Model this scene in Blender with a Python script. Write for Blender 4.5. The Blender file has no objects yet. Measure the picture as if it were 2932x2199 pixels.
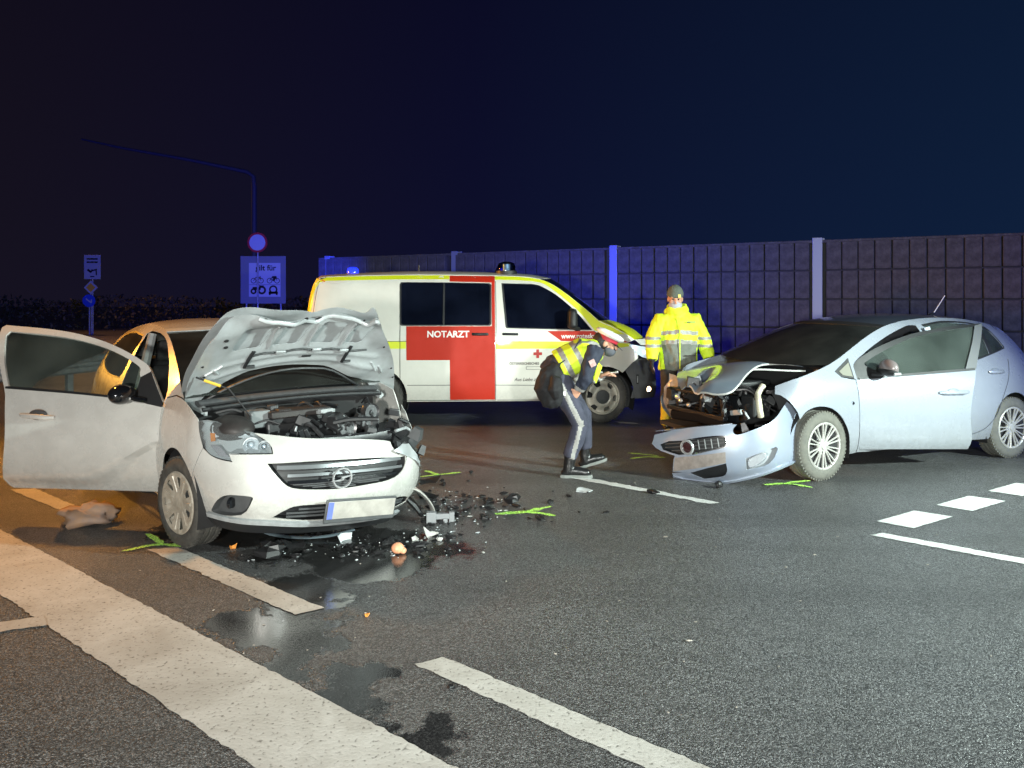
import bpy, bmesh, math, random
from mathutils import Vector, Matrix, noise
from mathutils.geometry import delaunay_2d_cdt
R = math.radians
sc = bpy.context.scene
# ---------------------------------------------------------------- camera, sky, lamps, exposure
cam = bpy.data.objects.new('camera', bpy.data.cameras.new('camera')); sc.collection.objects.link(cam)
cam.location = (0, 0, 1.66); cam.rotation_euler = (R(90), 0, 0)
cam.data.lens = 26.04; cam.data.sensor_width = 36; cam.data.shift_y = -.083; cam.data.clip_end = 2000; cam.data.clip_start = .05
sc.camera = cam
sc.view_settings.view_transform = 'Standard'; sc.view_settings.look = 'None'; sc.view_settings.exposure = 0; sc.view_settings.gamma = 1
world = bpy.data.worlds.new('World'); sc.world = world; world.use_nodes = True
wn, wl = world.node_tree.nodes, world.node_tree.links
wn.clear()
wo = wn.new('ShaderNodeOutputWorld'); wb = wn.new('ShaderNodeBackground'); wl.new(wb.outputs[0], wo.inputs[0])
wg = wn.new('ShaderNodeTexCoord'); ws = wn.new('ShaderNodeSeparateXYZ'); wl.new(wg.outputs['Generated'], ws.inputs[0])
wr = wn.new('ShaderNodeValToRGB'); wm = wn.new('ShaderNodeMapRange')
wm.inputs['From Min'].default_value = -.6; wm.inputs['From Max'].default_value = .62
wl.new(ws.outputs['X'], wm.inputs['Value']); wl.new(wm.outputs[0], wr.inputs[0])
wr.color_ramp.elements[0].color = (.0080, .0062, .0135, 1); wr.color_ramp.elements[1].color = (.0050, .0155, .047, 1)
e = wr.color_ramp.elements.new(.45); e.color = (.0045, .0052, .025, 1)
wz = wn.new('ShaderNodeValToRGB'); wl.new(ws.outputs['Z'], wz.inputs[0])
wz.color_ramp.elements[0].color = (1, 1, 1, 1); wz.color_ramp.elements[1].position = .6; wz.color_ramp.elements[1].color = (.55, .5, .5, 1)
wx = wn.new('ShaderNodeMix'); wx.data_type = 'RGBA'; wx.blend_type = 'MULTIPLY'; wx.inputs[0].default_value = 1
wl.new(wr.outputs[0], wx.inputs[6]); wl.new(wz.outputs[0], wx.inputs[7]); wl.new(wx.outputs[2], wb.inputs[0])
wb.inputs[1].default_value = 1.0
def lamp(name, kind, loc, aim, power, color, size=.15, spot=None, blend=.5):
    d = bpy.data.lights.new(name, kind); d.energy = power; d.color = color; d.shadow_soft_size = size
    if kind == 'SPOT': d.spot_size = R(spot); d.spot_blend = blend
    o = bpy.data.objects.new(name, d); sc.collection.objects.link(o); o.location = loc
    if aim: o.rotation_euler = (Vector(aim) - Vector(loc)).to_track_quat('-Z', 'Y').to_euler()
    return o
# work lights and vehicle lamps of the rescue crews behind and beside the photographer, unseen low amber vehicle lamp and street lamps on the left
lamp('floodlight_beside_road', 'SPOT', (7.4, 2.6, 2.9), (2.6, 5.6, 0), 6000, (.84, 1.0, .93), .12, 78, .8)
lamp('work_light_behind_photographer', 'SPOT', (.9, -2.2, 2.0), (1.9, 8.0, .4), 2300, (.92, 1.0, .95), .16, 74, .9)
lamp('vehicle_headlamp_behind_photographer', 'SPOT', (-1.3, -1.8, 1.5), (-1.2, 8.0, .55), 2000, (1.0, .97, .89), .14, 84, .8)
lamp('low_amber_lamp', 'SPOT', (-10.5, 10.2, 2.7), (-2.6, 8.85, 1.1), 6000, (1.0, .38, .04), .3, 50, .9)  # low amber lamp of an unseen vehicle
lamp('street_lamp_sodium_tall', 'SPOT', (-7.2, 8.6, 7.8), (-4.0, 6.7, 0), 3200, (1.0, .40, .05), .25, 56, .9)
lamp('street_lamp_sodium_far', 'SPOT', (-21, 37, 9), (-17, 30, 0), 1500, (1.0, .45, .16), .25, 150, .8)
lamp('police_beacon_beside_road', 'SPOT', (9.5, 2.0, 2.4), (7.4, 12.5, 2.0), 1900, (.05, .10, 1.0), .08, 75, .9)
# ---------------------------------------------------------------- helpers
COL = sc.collection
def lerp(a, b, t): return a + (b - a) * t
def sstep(a, b, x):
    t = min(1.0, max(0.0, (x - a) / (b - a))); return t * t * (3 - 2 * t)
def crom(pts, n=6, closed=False):
    """Catmull-Rom through points of any dimension"""
    m = len(pts); out = []
    segs = m if closed else m - 1
    for i in range(segs):
        p1, p2 = pts[i], pts[(i + 1) % m]
        p0 = pts[i - 1] if (i > 0 or closed) else [2 * a - b for a, b in zip(p1, p2)]
        p3 = pts[(i + 2) % m] if (i + 2 < m or closed) else [2 * b - a for a, b in zip(p1, p2)]
        for k in range(n):
            t = k / n; t2 = t * t; t3 = t2 * t
            out.append(tuple(.5 * (2 * b + (c - a) * t + (2 * a - 5 * b + 4 * c - d) * t2 + (3 * b - a - 3 * c + d) * t3)
                             for a, b, c, d in zip(p0, p1, p2, p3)))
    if not closed: out.append(tuple(pts[-1]))
    return out
class Prof:
    """smooth 1-D curve through (x, value) knots"""
    def __init__(self, pts):
        self.p = sorted(pts); p = self.p; n = len(p); self.m = []
        for i in range(n):
            if i == 0: m = (p[1][1] - p[0][1]) / (p[1][0] - p[0][0])
            elif i == n - 1: m = (p[-1][1] - p[-2][1]) / (p[-1][0] - p[-2][0])
            else:
                d0 = (p[i][1] - p[i-1][1]) / (p[i][0] - p[i-1][0]); d1 = (p[i+1][1] - p[i][1]) / (p[i+1][0] - p[i][0])
                m = 0 if d0 * d1 < 0 else (d0 + d1) / 2
            self.m.append(m)
    def __call__(self, x):
        p = self.p
        if x <= p[0][0]: return p[0][1] + self.m[0] * (x - p[0][0])
        if x >= p[-1][0]: return p[-1][1] + self.m[-1] * (x - p[-1][0])
        i = 0
        while p[i + 1][0] < x: i += 1
        h = p[i+1][0] - p[i][0]; t = (x - p[i][0]) / h; t2 = t * t; t3 = t2 * t
        return (2*t3-3*t2+1)*p[i][1] + (t3-2*t2+t)*h*self.m[i] + (-2*t3+3*t2)*p[i+1][1] + (t3-t2)*h*self.m[i+1]
class Body:
    """car skin: a plan curve from the nose round one side to the tail, moved in and out with height"""
    def __init__(self, plan, front, side, rear, sF, sR):
        self.c = crom(plan, 16); self.L = [0.0]
        for a, b in zip(self.c, self.c[1:]): self.L.append(self.L[-1] + math.hypot(b[0]-a[0], b[1]-a[1]))
        self.front, self.side, self.rear, self.sF, self.sR = Prof(front), Prof(side), Prof(rear), sF, sR
    def at(self, s):
        L, c = self.L, self.c; s = min(L[-1] - 1e-6, max(0.0, s)); lo, hi = 0, len(L) - 1
        while hi - lo > 1:
            m = (lo + hi) // 2
            if L[m] <= s: lo = m
            else: hi = m
        t = (s - L[lo]) / (L[hi] - L[lo])
        x = lerp(c[lo][0], c[hi][0], t); y = lerp(c[lo][1], c[hi][1], t)
        def tg(i):
            a, b = c[max(0, i - 1)], c[min(len(c) - 1, i + 1)]; d = math.hypot(b[0]-a[0], b[1]-a[1]); return (b[0]-a[0])/d, (b[1]-a[1])/d
        a, b = tg(lo), tg(hi); tx, ty = lerp(a[0], b[0], t), lerp(a[1], b[1], t); d = math.hypot(tx, ty)
        return x, y, -ty / d * -1, tx / d * -1
    def S(self, s, z, out=0.0):
        sg = 1 if s >= 0 else -1
        a = abs(s); x, y, nx, ny = self.at(a)
        wf = 1 - sstep(self.sF[0], self.sF[1], a); wr = sstep(self.sR[0], self.sR[1], a)
        o = wf * self.front(z) + wr * self.rear(z) + (1 - wf - wr) * self.side(z) + out
        return (x + nx * o, sg * (y + ny * o), z)
    def s(self, x):
        """arc length at which the plan curve has this x (side part)"""
        lo, hi = 0.0, self.L[-1]
        for _ in range(50):
            m = (lo + hi) / 2
            if self.at(m)[0] > x: lo = m
            else: hi = m
        return lo
corsa = Body([(2.065,0),(2.05,.25),(1.99,.48),(1.87,.67),(1.68,.79),(1.42,.850),(1.0,.868),(.4,.868),(-.4,.868),(-1.0,.868),(-1.4,.845),(-1.70,.78),(-1.87,.65),(-1.94,.4),(-1.955,0)],
    [(.12,-.13),(.2,-.05),(.3,-.01),(.42,0),(.52,-.005),(.62,-.04),(.72,-.11),(.8,-.20),(.9,-.36),(1.0,-.55)],
    [(.15,-.10),(.25,-.055),(.35,-.025),(.45,-.008),(.58,0),(.7,-.006),(.8,-.024),(.88,-.048),(.95,-.075),(1.05,-.115),(1.2,-.185),(1.33,-.255),(1.40,-.305),(1.45,-.36)],
    [(.15,-.1),(.3,-.01),(.45,0),(.6,-.01),(.8,-.03),(.95,-.07),(1.1,-.14),(1.25,-.24),(1.38,-.36),(1.45,-.48)], (.55,1.25), (3.2,4.1))
bravo = Body([(2.24,0),(2.22,.28),(2.14,.53),(1.98,.73),(1.76,.84),(1.42,.885),(1.0,.895),(.3,.896),(-.5,.896),(-1.2,.893),(-1.6,.86),(-1.88,.77),(-2.03,.6),(-2.09,.35),(-2.10,0)],
    [(.12,-.16),(.2,-.07),(.3,-.02),(.42,0),(.55,-.01),(.66,-.05),(.74,-.12),(.82,-.25),(.92,-.5)],
    [(.15,-.08),(.25,-.03),(.4,-.004),(.55,0),(.7,-.006),(.82,-.022),(.9,-.045),(.97,-.075),(1.07,-.12),(1.2,-.18),(1.33,-.255),(1.40,-.305),(1.45,-.37)],
    [(.15,-.1),(.3,-.01),(.45,0),(.6,-.01),(.8,-.03),(.95,-.07),(1.1,-.14),(1.25,-.24),(1.38,-.36),(1.45,-.48)], (.6,1.35), (3.6,4.5))
van = Body([(2.41,0),(2.40,.3),(2.35,.58),(2.22,.78),(2.02,.90),(1.7,.945),(1.2,.952),(.3,.952),(-.8,.952),(-1.8,.945),(-2.25,.915),(-2.40,.86),(-2.46,.72),(-2.48,.4),(-2.485,0)],
    [(.2,-.06),(.3,-.02),(.42,0),(.55,-.005),(.7,-.03),(.85,-.07),(1.0,-.15),(1.1,-.26),(1.2,-.42),(1.35,-.75)],
    [(.2,-.05),(.3,-.02),(.45,-.003),(.6,0),(.8,-.001),(.95,-.004),(1.1,-.012),(1.25,-.028),(1.4,-.055),(1.6,-.10),(1.8,-.155),(1.9,-.195),(1.96,-.24),(2.0,-.30)],
    [(.2,-.06),(.4,0),(.7,0),(1.0,-.01),(1.3,-.03),(1.6,-.07),(1.8,-.11),(1.9,-.15),(2.0,-.25)], (.40,.98), (4.55,5.05))
POSE = {'corsa': (-2.42, 6.47, -.85), 'bravo': (3.69, 8.07, 3.531), 'van': (-.37, 10.82, .05)}
def place(car, p):
    x, y, a = POSE[car]; c, s = math.cos(a), math.sin(a)
    return (x + c * p[0] - s * p[1], y + s * p[0] + c * p[1], p[2])

def thicken(V, F, d):
    """sheet -> plate: second skin moved along the vertex normals, plus a rim with its own vertices"""
    V = [Vector(v) for v in V]; N = [Vector((0, 0, 0)) for _ in V]; E = {}
    for f in F:
        p = [V[i] for i in f]; nn = (p[1]-p[0]).cross(p[2]-p[0])
        if len(f) > 3: nn = nn + (p[2]-p[0]).cross(p[3]-p[0])
        for i in f: N[i] += nn
        for a, b in zip(f, f[1:] + f[:1]): E[(a, b)] = E.get((a, b), 0) + 1
    n = len(V); W = [v + m.normalized() * d if m.length > 0 else v.copy() for v, m in zip(V, N)]
    out = V + W; G = list(F) + [tuple(i + n for i in reversed(f)) for f in F]
    for (a, b) in E:
        if (b, a) not in E:
            k = len(out); out += [V[a], V[b], W[b], W[a]]; G.append((k+3, k+2, k+1, k))
    return out, G
def mesh(name, V, F, mat, parent=None, smooth=True, sharp=38, solid=0, bevel=0, offset=-1, loc=None, rot=None, sub=0):
    if solid: V, F = thicken(V, F, solid * offset)
    me = bpy.data.meshes.new(name); me.from_pydata([tuple(v) for v in V], [], F); me.validate()
    o = bpy.data.objects.new(name, me); COL.objects.link(o)
    if mat: me.materials.append(mat)
    if smooth and len(me.polygons):
        me.polygons.foreach_set('use_smooth', [True] * len(me.polygons)); me.set_sharp_from_angle(angle=R(sharp))
    if parent: o.parent = parent
    if loc: o.location = loc
    if rot: o.rotation_euler = rot
    if bevel:
        m = o.modifiers.new('bevel', 'BEVEL'); m.width = bevel; m.segments = 2; m.limit_method = 'ANGLE'; m.angle_limit = R(35)
    if sub: m = o.modifiers.new('sub', 'SUBSURF'); m.levels = m.render_levels = sub
    return o
class B:
    """collects simple shapes into one mesh"""
    def __init__(s): s.V = []; s.F = []
    def add(s, V, F, M=None):
        n = len(s.V)
        s.V += [tuple(M @ Vector(v)) if M else tuple(v) for v in V]; s.F += [tuple(i + n for i in f) for f in F]; return s
    def box(s, c, d, rot=(0, 0, 0), taper=1.0):
        x, y, z = d[0]/2, d[1]/2, d[2]/2; t = taper
        V = [(-x,-y,-z),(x,-y,-z),(x,y,-z),(-x,y,-z),(-x*t,-y*t,z),(x*t,-y*t,z),(x*t,y*t,z),(-x*t,y*t,z)]
        F = [(3,2,1,0),(4,5,6,7),(0,1,5,4),(1,2,6,5),(2,3,7,6),(3,0,4,7)]
        from mathutils import Euler
        return s.add(V, F, Matrix.Translation(c) @ Euler(rot).to_matrix().to_4x4())
    def tube(s, pts, r, n=8, cap=True, sq=(1, 1), lat=None):
        """tube along pts; r number or list; sq squashes the section (along lateral, along the other)"""
        pts = [Vector(p) for p in pts]; m = len(pts)
        if not hasattr(r, '__len__'): r = [r] * m
        V = []; F = []; prev = None
        for i, p in enumerate(pts):
            t = (pts[min(i+1, m-1)] - pts[max(i-1, 0)]).normalized()
            if lat is not None: a = Vector(lat)
            else: a = prev if prev is not None else (Vector((0,0,1)) if abs(t.z) < .8 else Vector((1,0,0)))
            a = (a - t * a.dot(t)).normalized(); prev = a; b = t.cross(a)
            sqi = sq[i] if hasattr(sq[0], '__len__') else sq
            for k in range(n):
                an = 2 * math.pi * k / n
                V.append(p + a * math.cos(an) * r[i] * sqi[0] + b * math.sin(an) * r[i] * sqi[1])
        for i in range(m - 1):
            for k in range(n):
                F.append((i*n+k, i*n+(k+1)%n, (i+1)*n+(k+1)%n, (i+1)*n+k))
        if cap: F.append(tuple(range(n-1, -1, -1))); F.append(tuple(range((m-1)*n, m*n)))
        return s.add(V, F)
    def lathe(s, prof, n=40, M=None, closed=False):
        """prof (r, h) turned about the local y axis (h along y)"""
        V = []; F = []; m = len(prof)
        for k in range(n):
            a = 2 * math.pi * k / n
            V += [(r * math.cos(a), h, r * math.sin(a)) for r, h in prof]
        for k in range(n):
            for i in range(m if closed else m - 1):
                j = (i + 1) % m; q = (k + 1) % n
                F.append((k*m+i, k*m+j, q*m+j, q*m+i))
        return s.add(V, F, M)
    def ball(s, c, r, n=10, m=7):
        V = []; F = []; rx, ry, rz = r if hasattr(r, '__len__') else (r, r, r)
        for i in range(m + 1):
            th = math.pi * i / m
            for k in range(n):
                ph = 2 * math.pi * k / n; V.append((c[0]+rx*math.sin(th)*math.cos(ph), c[1]+ry*math.sin(th)*math.sin(ph), c[2]+rz*math.cos(th)))
        for i in range(m):
            for k in range(n): F.append((i*n+k, (i+1)*n+k, (i+1)*n+(k+1)%n, i*n+(k+1)%n))
        return s.add(V, F)
    def ext(s, poly, d, M=None):
        """polygon (x, y) extruded from z=0 to z=d"""
        n = len(poly); V = [(x, y, 0) for x, y in poly] + [(x, y, d) for x, y in poly]
        F = [tuple(range(n-1, -1, -1)), tuple(range(n, 2*n))] + [(i, (i+1)%n, n+(i+1)%n, n+i) for i in range(n)]
        return s.add(V, F, M)
    def done(s, name, mat, parent=None, **k): return mesh(name, s.V, s.F, mat, parent, **k)
def inside(p, poly):
    x, y = p; r = False; j = len(poly) - 1
    for i in range(len(poly)):
        a, b = poly[i], poly[j]
        if (a[1] > y) != (b[1] > y) and x < (b[0]-a[0]) * (y-a[1]) / (b[1]-a[1]) + a[0]: r = not r
        j = i
    return r
def resample(poly, step):
    out = []
    for i in range(len(poly)):
        a, b = poly[i], poly[(i+1) % len(poly)]; n = max(1, int(math.hypot(b[0]-a[0], b[1]-a[1]) / step))
        for k in range(n): out.append((lerp(a[0], b[0], k/n), lerp(a[1], b[1], k/n)))
    return out
def panel(fn, outline, holes=(), step=.05, flip=False):
    """a sheet cut to an outline in (u, v) and laid on the surface fn(u, v)"""
    rings = [resample(r, step) for r in [outline] + list(holes)]
    V = []; E = []
    for r in rings:
        n = len(V); V += [Vector(p) for p in r]; E += [(n + i, n + (i+1) % len(r)) for i in range(len(r))]
    us = [p[0] for p in rings[0]]; vs = [p[1] for p in rings[0]]
    u = min(us) + step / 2
    k = 0
    while u < max(us):
        v = min(vs) + step / 2 * (1 + k % 2)
        while v < max(vs):
            if inside((u, v), rings[0]) and not any(inside((u, v), h) for h in rings[1:]):
                if min((q.x-u)**2 + (q.y-v)**2 for q in V[:sum(map(len, rings))]) > (step*.45)**2: V.append(Vector((u, v)))
            v += step
        u += step * .9; k += 1
    vv, ee, ff, *_ = delaunay_2d_cdt(V, E, [], 0, 1e-5)
    F = []
    for f in ff:
        c = (sum(vv[i].x for i in f)/3, sum(vv[i].y for i in f)/3)
        if inside(c, rings[0]) and not any(inside(c, h) for h in rings[1:]): F.append(tuple(reversed(f)) if flip else tuple(f))
    return [fn(p.x, p.y) for p in vv], F
def strip(A, C, close=False):
    """faces between two equally long rows of points"""
    n = len(A); V = list(A) + list(C); F = [(i, (i+1) % n, n + (i+1) % n, n + i) for i in range(n if close else n - 1)]
    return V, F
def loft(rows, flip=False):
    n = len(rows[0]); V = [p for r in rows for p in r]
    F = [(i*n+k, i*n+k+1, (i+1)*n+k+1, (i+1)*n+k) for i in range(len(rows)-1) for k in range(n-1)]
    return V, [tuple(reversed(f)) for f in F] if flip else F
def tag(o, label=None, cat=None, group=None, kind=None):
    for k, v in (('label', label), ('category', cat), ('group', group), ('kind', kind)):
        if v: o[k] = v
    return o
def empty(name, loc=(0,0,0), rz=0, parent=None):
    o = bpy.data.objects.new(name, None); COL.objects.link(o); o.location = loc; o.rotation_euler = (0, 0, rz); o.empty_display_size = .1
    if parent: o.parent = parent
    return o
def copy_tree(o, parent=None):
    c = o.copy(); COL.objects.link(c); c.parent = parent
    for ch in list(o.children): copy_tree(ch, c)
    return c
def bake(o):
    """replace an object's mesh by its evaluated one and drop the modifiers"""
    dg = bpy.context.evaluated_depsgraph_get(); me = bpy.data.meshes.new_from_object(o.evaluated_get(dg)); old = o.data
    o.modifiers.clear(); o.data = me; bpy.data.meshes.remove(old); return o
# ---------------------------------------------------------------- materials
MATS = {}
def nodes(m): return m.node_tree.nodes, m.node_tree.links
def mat(name, col, rough=.5, metal=0, coat=0, spec=.5, emit=None, estr=0, noise_amt=0, nscale=8, bump=0, bscale=60, dirt=None, sheen=0, coat_rough=.06, splash=0):
    if name in MATS: return MATS[name]
    m = bpy.data.materials.new(name); m.use_nodes = True; N, L = nodes(m); p = N['Principled BSDF']
    p.inputs['Base Color'].default_value = (*col, 1); p.inputs['Roughness'].default_value = rough; p.inputs['Metallic'].default_value = metal
    p.inputs['Coat Weight'].default_value = coat; p.inputs['Coat Roughness'].default_value = coat_rough; p.inputs['Specular IOR Level'].default_value = spec
    if sheen: p.inputs['Sheen Weight'].default_value = sheen
    if emit: p.inputs['Emission Color'].default_value = (*emit, 1); p.inputs['Emission Strength'].default_value = estr
    tc = N.new('ShaderNodeTexCoord')
    if noise_amt or dirt:
        t = N.new('ShaderNodeTexNoise'); t.inputs['Scale'].default_value = nscale; t.inputs['Detail'].default_value = 8; t.inputs['Roughness'].default_value = .65
        L.new(tc.outputs['Object'], t.inputs['Vector']); r = N.new('ShaderNodeValToRGB'); L.new(t.outputs[0], r.inputs[0])
        d = dirt or tuple(c * (1 - noise_amt) for c in col)
        r.color_ramp.elements[0].position = .38; r.color_ramp.elements[1].position = .68
        r.color_ramp.elements[0].color = (*[lerp(c, x, noise_amt if dirt else 1) for c, x in zip(col, d)], 1); r.color_ramp.elements[1].color = (*col, 1)
        L.new(r.outputs[0], p.inputs['Base Color'])
        mr = N.new('ShaderNodeMapRange'); L.new(t.outputs[0], mr.inputs[0]); mr.inputs[3].default_value = min(1, rough * 1.35); mr.inputs[4].default_value = rough * .75
        L.new(mr.outputs[0], p.inputs['Roughness'])
    if splash:                                                 # road dirt thrown up along the lower body
        sx = N.new('ShaderNodeSeparateXYZ'); L.new(tc.outputs['Object'], sx.inputs[0]); zr = N.new('ShaderNodeMapRange'); L.new(sx.outputs['Z'], zr.inputs[0])
        zr.inputs[1].default_value = .12; zr.inputs[2].default_value = .62; zr.inputs[3].default_value = 1; zr.inputs[4].default_value = 0
        t2 = N.new('ShaderNodeTexNoise'); t2.inputs['Scale'].default_value = 26; t2.inputs['Detail'].default_value = 9; t2.inputs['Roughness'].default_value = .75; L.new(tc.outputs['Object'], t2.inputs['Vector'])
        k = N.new('ShaderNodeMath'); k.operation = 'MULTIPLY'; L.new(zr.outputs[0], k.inputs[0]); L.new(t2.outputs[0], k.inputs[1]); k2 = N.new('ShaderNodeMath'); k2.operation = 'MULTIPLY'; k2.inputs[1].default_value = splash * 2; k2.use_clamp = True; L.new(k.outputs[0], k2.inputs[0])
        x = N.new('ShaderNodeMix'); x.data_type = 'RGBA'; L.new(k2.outputs[0], x.inputs[0]); L.new(r.outputs[0], x.inputs[6]); x.inputs[7].default_value = (.13, .125, .11, 1); L.new(x.outputs[2], p.inputs['Base Color'])
        x2 = N.new('ShaderNodeMix'); L.new(k2.outputs[0], x2.inputs[0]); x2.inputs[2].default_value = coat; x2.inputs[3].default_value = 0; L.new(x2.outputs[0], p.inputs['Coat Weight'])
    if bump:
        t = N.new('ShaderNodeTexNoise'); t.inputs['Scale'].default_value = bscale; t.inputs['Detail'].default_value = 6
        L.new(tc.outputs['Object'], t.inputs['Vector']); b = N.new('ShaderNodeBump'); b.inputs['Strength'].default_value = bump; b.inputs['Distance'].default_value = .01
        L.new(t.outputs[0], b.inputs['Height']); L.new(b.outputs[0], p.inputs['Normal'])
    MATS[name] = m; return m
def glass(name, tint, rough=.02, refl=1.5, glare=0, glare_col=(.5, .56, .53)):
    if name in MATS: return MATS[name]
    m = bpy.data.materials.new(name); m.use_nodes = True; N, L = nodes(m); N.clear()
    o = N.new('ShaderNodeOutputMaterial'); x = N.new('ShaderNodeMixShader'); f = N.new('ShaderNodeFresnel'); f.inputs[0].default_value = refl
    a = N.new('ShaderNodeBsdfTransparent'); a.inputs[0].default_value = (*tint, 1); g = N.new('ShaderNodeBsdfGlossy'); g.inputs['Roughness'].default_value = rough
    L.new(f.outputs[0], x.inputs[0]); L.new(a.outputs[0], x.inputs[1]); L.new(g.outputs[0], x.inputs[2]); L.new(x.outputs[0], o.inputs[0])
    if glare:                                                   # diffuse film that puts glare and sheen into the pane colour
        d = N.new('ShaderNodeBsdfDiffuse'); d.inputs[0].default_value = (*glare_col, 1); y = N.new('ShaderNodeMixShader'); t = N.new('ShaderNodeTexNoise'); t.inputs['Scale'].default_value = 3; t.inputs['Detail'].default_value = 5
        tc = N.new('ShaderNodeTexCoord'); L.new(tc.outputs['Object'], t.inputs['Vector']); k = N.new('ShaderNodeMath'); k.operation = 'MULTIPLY'; k.inputs[1].default_value = glare * 2; L.new(t.outputs[0], k.inputs[0])
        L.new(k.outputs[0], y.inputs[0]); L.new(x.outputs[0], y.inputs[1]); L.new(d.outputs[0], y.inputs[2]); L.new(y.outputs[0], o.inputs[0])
    MATS[name] = m; return m
WHITE = mat('silver_white_paint', (.60, .60, .575), .26, .1, 1.0, noise_amt=.22, nscale=5, splash=.6, dirt=(.22, .21, .19), coat_rough=.09)
BLUEP = mat('pale_blue_paint', (.275, .30, .35), .26, .15, 1.0, noise_amt=.22, nscale=4, splash=.6, dirt=(.17, .195, .23), coat_rough=.14)
VANW = mat('van_white_paint', (.70, .68, .62), .3, 0, .5, noise_amt=.14, nscale=3, splash=.5, dirt=(.30, .28, .22))
VANY = mat('van_yellow_film', (.66, .72, .015), .4, 0, .15, noise_amt=.1, nscale=6, dirt=(.4, .4, .05))
VANR = mat('van_red_film', (.47, .020, .006), .5, 0, .0, spec=.25, noise_amt=.12, nscale=6, dirt=(.26, .03, .015))
BLACKP = mat('black_plastic', (.014, .015, .017), .5, noise_amt=.3, nscale=20)
GLOSSB = mat('gloss_black', (.008, .009, .011), .12, coat=.3)
GREYP = mat('grey_plastic', (.065, .069, .073), .55, noise_amt=.3, nscale=14)
LGREY = mat('light_grey_plastic', (.32, .34, .35), .5, noise_amt=.3, nscale=14)
CHROME = mat('chrome', (.75, .76, .78), .13, 1)
ALU = mat('aluminium', (.55, .56, .57), .35, 1, noise_amt=.3, nscale=18)
STEEL = mat('galvanised_steel', (.42, .43, .45), .5, .7, noise_amt=.3, nscale=10)
RIMW = mat('alloy_rim_paint', (.50, .50, .48), .35, .3, .3, noise_amt=.3, nscale=14, dirt=(.25, .22, .18))
CAPW = mat('wheel_cover_paint', (.42, .39, .33), .4, .1, .2, noise_amt=.55, nscale=16, dirt=(.13, .10, .07))
RUBBER = mat('tyre_rubber', (.028, .027, .026), .75, noise_amt=.5, nscale=22, dirt=(.10, .095, .08), bump=.25, bscale=90)
DUSTY = mat('dusty_tyre_rubber', (.085, .085, .075), .85, noise_amt=.5, nscale=22, dirt=(.16, .155, .13), bump=.25, bscale=90)
DARK = mat('dark_underbody', (.010, .010, .011), .8)
CLOTH = mat('black_seat_cloth', (.022, .022, .025), .9, noise_amt=.3, nscale=30)
HOODIN = mat('bonnet_inside_paint', (.42, .45, .465), .38, .25, .1, noise_amt=.35, nscale=7, dirt=(.22, .22, .21))
ENGINE = mat('engine_dark_metal', (.020, .021, .024), .4, .3, noise_amt=.6, nscale=24, dirt=(.035, .034, .034))
ENGM = mat('engine_bare_metal', (.28, .28, .29), .35, .9, noise_amt=.5, nscale=20)
ENGB = mat('brown_engine_cover', (.030, .025, .024), .55, noise_amt=.4, nscale=16)
DGLASS = glass('car_glass', (.76, .83, .80), .02, 1.5, .032); TGLASS = glass('tinted_van_glass', (.16, .18, .24), .05, 1.6, .016, (.20, .28, .62)); LENS = glass('lamp_lens', (.93, .94, .95), .03, 1.42)  # pane films carry painted glare: grey-green on the cars, navy on the van
REFL = mat('lamp_reflector', (.80, .83, .86), .25, .15, .4)
AMBER = mat('amber_lens', (.7, .22, .02), .2)
ORANGEP = mat('orange_plastic', (.75, .30, .06), .5)
TAPE = mat('silver_reflective_tape', (.30, .295, .28), .5, .1, noise_amt=.2, nscale=30)
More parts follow.
